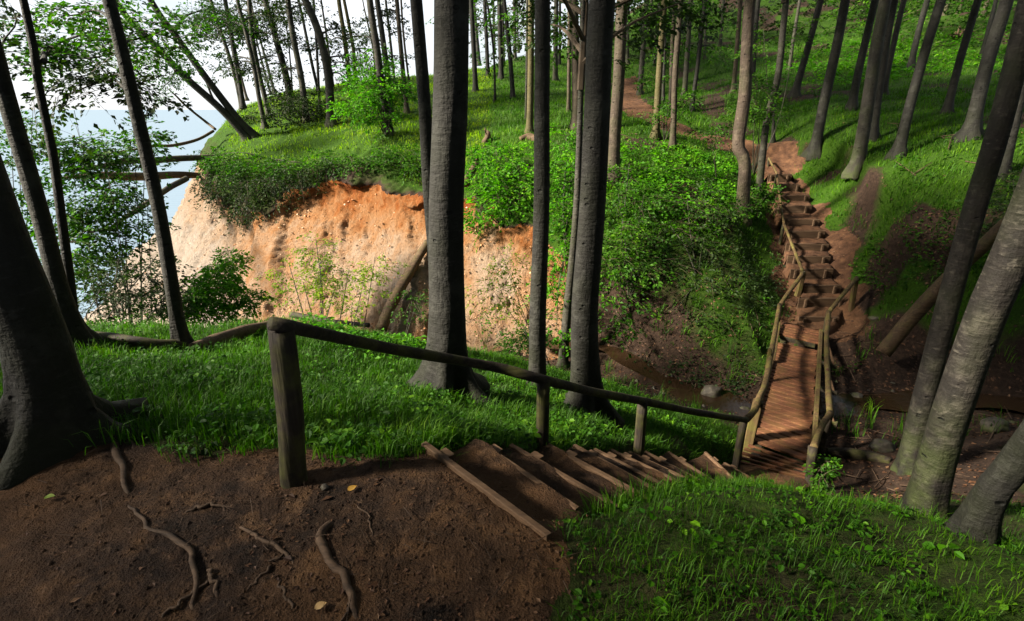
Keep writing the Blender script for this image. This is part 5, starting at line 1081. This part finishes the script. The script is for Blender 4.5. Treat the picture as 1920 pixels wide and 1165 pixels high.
grass('grass', 'long grass tufts hanging over the brook banks', 16000, lambda x, y: np.clip(1-np.abs(bil(dB, x, y)-1.25)/.7, 0, 1)*(stairs_side(x, y) < 2.6)*(1-bil(Zdirt, x, y))*(fbm(x*1.1, y*1.1, 2, 66) > -.1), 7, 14, 1, .2, .45, .012, 'grass', 205, 16, .07, .9, -.1)
herbs('ground_plants', 'broad leaved low plants scattered through the near bank grass', 5600, lambda x, y: near(x, y)*np.clip(.40+fbm(x*1.2, y*1.2, 3, 31)*1.6, .05, 1), 2.3, 10.5, .8, .050, .13, 'herb', 301)
herbs('ground_plants', 'small leafy weeds on the dark mound at lower right', 3600, lambda x, y: gz(x, y)*(stairs_side(x, y) > 0)*(np.hypot(x, y) < 7)*np.clip(.5+fbm(x*2.2, y*2.2, 3, 33)*1.3, .1, 1), 1.2, 6, .9, .028, .045, 'herb', 302, 6)
herbs('ground_plants', 'rounded larger leaves scattered over the mound at lower right', 130, mound, 1.3, 5, .9, .055, .075, 'leaf_bright', 312, 4)
hb = poly_mask(rel([(1110, 290), (1230, 265), (1400, 330), (1400, 420), (1300, 450), (1150, 420)]), JX, JY).astype(float)
herbs('ground_plants', 'bright leafy ground cover between the dirt path and the brook ravine', 5200, lambda x, y: bil(hb, x, y), 13, 21, 1, .13, .24, 'leaf_bright', 303, 8)
hr = poly_mask(rel([(1640, 335), (1800, 300), (1919, 320), (1919, 520), (1840, 560), (1700, 560), (1615, 540), (1625, 430)]), JX, JY).astype(float)
herbs('ground_plants', 'dark bramble like ground cover on the slope right of the far steps', 5200, lambda x, y: bil(hr, x, y), 10, 17, 1, .095, .2, 'herb', 304, 8)
ht = poly_mask(rel([(1480, 120), (1560, 60), (1640, 20), (1919, 5), (1919, 160), (1840, 130), (1700, 150), (1560, 170)]), JX, JY).astype(float)
herbs('ground_plants', 'bright leafy ground cover in the clearing at upper right', 7000, lambda x, y: bil(ht, x, y)+(y > 26)*(x > 14)*.5, 17, 44, 1, .20, .3, 'leaf_bright', 305, 8)
hl = poly_mask(lb, JX, JY).astype(float)
herbs('ground_plants', 'dim trailing plants on the dark ravine bank left of the footbridge', 8000, lambda x, y: bil(hl, x, y)*np.clip(.55+fbm(x*1.1, y*1.1, 3, 35)*1.4, .1, 1), 10, 16, 1, .075, .2, 'leaf_dark', 306, 8)
hc_ = poly_mask(rel([(545, 612), (700, 632), (800, 655), (800, 690), (700, 680), (560, 650)]), JX, JY).astype(float)
herbs('ground_plants', 'fresh green herbs along the bank crest behind the log handrail', 1500, lambda x, y: bil(hc_, x, y), 6.5, 10, 1, .085, .22, 'leaf_bright', 307, 8)
herbs('ground_plants', 'scattered low plants and seedlings on the shaded hillside grass', 4200, lambda x, y: gz(x, y)*(x > 3)*np.clip(.35+fbm(x*.6, y*.6, 3, 37)*1.8, 0, 1), 12, 34, .9, .12, .18, 'herb', 309, 7)
hg = poly_mask(rel([(1560, 640), (1660, 620), (1690, 660), (1640, 690), (1570, 690)]), JX, JY).astype(float)
herbs('ground_plants', 'mossy green plants at the lower end of the long propped dead trunk', 420, lambda x, y: bil(hg, x, y), 9, 14, 1, .07, .14, 'herb', 308, 8)

# ------------------------------------------------------------------ roots, stones, leaves
def root_mesh(px, r, seed, half=.35, s=9, n=26, loc=None, mat='root', name='root', parent=None, wob=.22, sink=True):
    pts = []
    for u, v in px: p = Pz(u, v, 0) if False else G(u, v); pts.append(p)
    pts = np.array(pts); c = spline(pts, n); c[:, 2] = hz(c[:, 0], c[:, 1]) + np.interp(np.linspace(0, 1, n), np.linspace(0, 1, len(r)), r)*(half-.32)
    ee = np.linspace(0, 1, n); c[:, 2] -= np.where(ee > .86, (ee-.86)/.14, 0)*max(r)*1.1 + (np.where(ee < .1, (.1-ee)/.1, 0)*max(r)*.8 if sink else 0)
    c = c + np.stack([fbm(np.arange(n)*.4, np.zeros(n)+k*3.3, 2, seed)*.018 for k in (0, 1)]+[np.zeros(n)], -1)
    mb = MB(); mb.add(*tube(c, np.interp(np.linspace(0, 1, n), np.linspace(0, 1, len(r)), r)*.6, s, wob, seed))
    return mb.build(name, M[mat], None, True, loc=loc if loc is not None else pts[0]), pts[0]
tb, bb = TREES['big'][0], TREES['big'][1]
for k, (px, r) in enumerate([([(185, 790), (215, 840), (232, 880), (238, 925), (245, 960)], [.075, .05, .035, .025, .012]), ([(240, 945), (262, 972), (285, 995), (335, 1020), (362, 1050), (370, 1100), (366, 1160)], [.010, .014, .018, .022, .02, .018, .014]),
                             ([(205, 785), (240, 820), (258, 858)], [.06, .035, .012]), ([(390, 1068), (402, 1090), (412, 1122)], [.013, .017, .010])]):
    o, _ = root_mesh(px, r, 50+k, loc=bb, half=.45); o.parent = tb
for k, (label, px, r, tw) in enumerate([
    ('thick exposed root with a cut rounded upper end in the earth at bottom centre', [(622, 978), (606, 1005), (618, 1050), (640, 1080), (655, 1120), (672, 1165)], [.030, .033, .028, .030, .026, .024], [([(640, 1085), (668, 1078), (690, 1070)], [.010, .007, .003]), ([(662, 1130), (650, 1155), (640, 1175)], [.012, .01, .006])]),
    ('thin exposed root forking on the earth left of the thick cut root', [(448, 986), (490, 1010), (525, 1035), (548, 1060), (555, 1082)], [.009, .014, .016, .012, .006], [([(532, 1040), (520, 1052), (505, 1050)], [.009, .008, .004])]),
    ('thin dark root slanting down left across the earth', [(398, 1090), (370, 1108), (335, 1135), (300, 1162)], [.009, .011, .011, .009], []),
    ('short exposed root running to the bottom edge between two longer roots', [(525, 1085), (530, 1110), (545, 1135), (553, 1150)], [.008, .012, .012, .006], []),
    ('thin root spur slanting left of the thick cut root', [(512, 1062), (480, 1090), (452, 1112)], [.010, .010, .006], []),
    ('hair thin wavy twig right of the thick cut root', [(670, 948), (690, 970), (694, 1000), (696, 1045)], [.006, .0075, .007, .005], []),
    ('low dark root hump on the earth left of the first railing post', [(345, 962), (375, 952), (400, 950), (420, 956)], [.008, .014, .013, .006], [])]):
    o, p0 = root_mesh(px, r, 60+k, half=.5); o.location = p0; tag(o, label, 'root'); o.name = 'exposed_root'
    for q, (px2, r2) in enumerate(tw): c, _ = root_mesh(px2, r2, 80+k*3+q, loc=p0, half=.6, n=10, s=6, name='rootlet'); c.parent = o
def stone(u, v, r, label, seed, flat=.6, mat='stone', name='stone', cat='stone'):
    g = np.random.default_rng(seed); b = G(u, v); import bmesh
    bm = bmesh.new(); bmesh.ops.create_icosphere(bm, subdivisions=3, radius=1); V = np.array([v_.co[:] for v_ in bm.verts]); F = np.array([[v_.index for v_ in f.verts] for f in bm.faces]); bm.free()
    k = 1 + .35*fbm(V[:, 0]*1.3+seed, V[:, 1]*1.3+V[:, 2]*1.9, 3, seed); V = V*k[:, None]*r*np.array([1, g.uniform(.7, 1), flat]); V[:, 2] += r*flat*.35
    o = mk(name, V, [F], M[mat], True); o.location = b; return tag(o, label, cat)
stone(1332, 742, .22, 'mossy boulder at the brook left of the footbridge', 1, .8)
stone(1862, 806, .24, 'pale boulder beside the brook right of the thick flecked beech', 2, .7)
stone(1655, 842, .20, 'low rounded stone by the brook left of the flecked beeches', 3, .55)
stone(1640, 600, .12, 'small stone on bare earth right of the far bridge end', 4, .6)
stone(1905, 840, .10, 'small grey stone at the right edge below the pale boulder', 5, .6)
stone(610, 915, .022, 'small dark stone right of the first railing post foot', 6, .7)
stone(1065, 957, .016, 'tiny pale stone on the second earth tread', 7, .7)
stone(1395, 772, .14, 'dark stone under the log handrail end by the brook', 8, .6)
stone(1605, 745, .12, 'dark wet stone on the gully floor right of the footbridge', 9, .5)
def flat_leaf(u, v, l, col, label, seed, az):
    b = G(u, v); b[2] += .012; g = np.random.default_rng(seed); t = np.linspace(0, 1, 7); w = np.sin(np.pi*t**.8)*.36*l
    d = np.array([math.cos(az), math.sin(az), 0]); s = np.array([-d[1], d[0], 0]); c = d[None]*(t-.5)[:, None]*l + np.array([0, 0, 1])*(np.sin(t*3)*.10*l)[:, None]
    V = np.concatenate([c+s*w[:, None]+(0, 0, .10*l), c, c-s*w[:, None]+(0, 0, .12*l)]); k = np.arange(6)
    Q = np.concatenate([np.stack([k, k+1, k+8, k+7], -1), np.stack([k+7, k+8, k+15, k+14], -1)])
    m = NB('leaf_'+col[0]).finish(col[1], .5); o = mk('fallen_leaf', V, [Q], m, True); o.location = b; return tag(o, label, 'leaf')
flat_leaf(95, 937, .05, ('green', (.16, .22, .03)), 'single green leaf lying on the dark earth at far left', 1, .2)
flat_leaf(661, 921, .055, ('ochre', (.30, .17, .03)), 'ochre leaf on the earth right of the first railing post', 2, .9)
flat_leaf(602, 1142, .05, ('buff', (.36, .24, .11)), 'pale curled leaf on the earth near the bottom edge', 3, .6)
# loose litter: leaves and crumbs
def litter(name, label, n, cond, r0, r1, pw, l0, mat, seed, cat, lift=.006):
    x, y, g = sample(n, cond, r0, r1, pw, seed); k = len(x); a = g.uniform(0, 6.28, k); gx, gy = bil(GRx, x, y), bil(GRy, x, y)
    d = np.stack([np.cos(a), np.sin(a), np.cos(a)*gx+np.sin(a)*gy+g.normal(0, .12, k)], -1); d /= np.linalg.norm(d, axis=1)[:, None]
    nn = np.stack([-gx+g.normal(0, .2, k), -gy+g.normal(0, .2, k), np.ones(k)], -1); nn -= d*(nn*d).sum(1)[:, None]; nn /= np.linalg.norm(nn, axis=1)[:, None]
    zd = bil(Zdirt, x, y); z = hz(x, y) + fbm(x*.7, y*.7, 3, 1)*.10*(1-zd) + fbm(x*3, y*3, 4, 2)*(.05*(1-zd)+.016*zd) + fbm(x*12, y*12, 3, 3)*.012 + lift
    l = l0*g.uniform(.4, 1.2, k); V, F = leaf_faces(np.stack([x, y, z], -1), d, nn, l, l*.62, .12)
    o = mk(name, V, [F], M[mat], False, attrs={'tint': ('FACE', np.repeat(np.clip(g.normal(.4, .25, k), 0, 1), 2))}); return tag(o, label, cat, kind='stuff')
litter('leaf_litter', 'small dry leaf fragments strewn over the trodden earth', 6500, lambda x, y: bil(Zdirt, x, y)*(y < 6)*np.clip(.5+fbm(x*2, y*2, 3, 71)*1.3, .08, 1), 1.0, 5, 1, .024, 'litter', 401, 'leaves')
litter('leaf_litter', 'tan beech leaves lying scattered on the trodden earth', 520, lambda x, y: bil(Zdirt, x, y)*(y < 6)*np.clip(.4+fbm(x*1.5, y*1.5, 2, 73)*1.5, .05, 1), 1.0, 5, 1, .050, 'litter', 403, 'leaves', .008)
litter('leaf_litter', 'dead leaves between the grass of the right hillside', 9000, lambda x, y: bil(Zpatch, x, y)+.12*(x > 4)*gz(x, y), 10, 34, 1, .085, 'litter', 404, 'leaves', .03)
litter('leaf_litter', 'brown fallen leaves covering the gully and brook banks', 26000, lambda x, y: np.clip(bil(Zsoil, x, y)+bil(Zdirt, x, y)*(y > 8)*.25, 0, 1), 5, 19, 1, .075, 'litter', 402, 'leaves', .012)
bcl = NB('clay_clod'); M['clay_clod'] = bcl.finish(bcl.ramp(bcl.noise(bcl.coord((1, 1, 1), 'World'), 6, 3), [(0.3, (0.20, 0.075, 0.03)), (0.5, (0.32, 0.17, 0.085)), (0.7, (0.44, 0.33, 0.24))]), 0.95, 0.1)
def crumbs(name, label, n, cond, r0, r1, pw, s0, mat, seed):
    x, y, g = sample(n, cond, r0, r1, pw, seed); k = len(x); z = hz(x, y)+fbm(x*3, y*3, 4, 2)*.016+fbm(x*12, y*12, 3, 3)*.012; s = s0*g.uniform(.3, 1.0, k)**1.5
    base = np.array([[1, 0, 0], [0, 1, 0], [-1, 0, 0], [0, -1, 0], [0, 0, 1], [0, 0, -.6]], float)
    V = (base[None]*(1+g.normal(0, .25, (k, 6, 1)))*s[:, None, None]*np.array([1, 1, .7]) + np.stack([x, y, z+s*.2], -1)[:, None]).reshape(-1, 3)
    f = np.array([[0, 1, 4], [1, 2, 4], [2, 3, 4], [3, 0, 4], [1, 0, 5], [2, 1, 5], [3, 2, 5], [0, 3, 5]]); F = (np.arange(k)[:, None, None]*6 + f[None]).reshape(-1, 3)
    o = mk(name, V, [F], M[mat], False); return tag(o, label, 'pebbles', kind='stuff')
crumbs('pebbles', 'earth crumbs and pebbles on the trodden earth', 5000, lambda x, y: bil(Zdirt, x, y)*(y < 4.5), 1.2, 4.5, 1, .011, 'dirt', 501)
crumbs('pebbles', 'grey pebbles along the brook', 900, lambda x, y: np.clip(1.2-bil(dB, x, y), 0, 1), 8, 14, 1, .06, 'stone', 502)
def twigs(name, label, n, cond, r0, r1, pw, l0, rad, seed):
    x, y, g = sample(n, cond, r0, r1, pw, seed); k = len(x); a = g.uniform(0, 6.28, k); z = hz(x, y)+.02; gx, gy = bil(GRx, x, y), bil(GRy, x, y)
    D = np.stack([np.cos(a), np.sin(a), np.cos(a)*gx+np.sin(a)*gy+g.normal(0, .15, k)], -1); V, F = spray_twigs(np.stack([x, y, z], -1), D, l0*g.uniform(.3, 1, k), rad, .03)
    o = mk(name, V, [F], M['root'], True); return tag(o, label, 'twigs', kind='stuff')
twigs('twigs', 'fallen sticks tangled along the brook and gully', 700, lambda x, y: bil(Zsoil, x, y), 7, 14, 1, .8, .012, 601)
twigs('twigs', 'small twigs scattered on the trodden earth', 420, lambda x, y: bil(Zdirt, x, y)*(y < 4.5), 1.1, 4.5, 1, .14, .0026, 602)
crumbs('clay_clods', 'loose clods and gravel on the clay cliff face', 7000, lambda x, y: bil(Zclay, x, y), 13, 25, 1, .06, 'clay_clod', 503)
twigs('twigs', 'fallen sticks lying on the grassy right hillside', 260, lambda x, y: (x > 3)*gz(x, y), 13, 34, 1, 1.2, .022, 603)
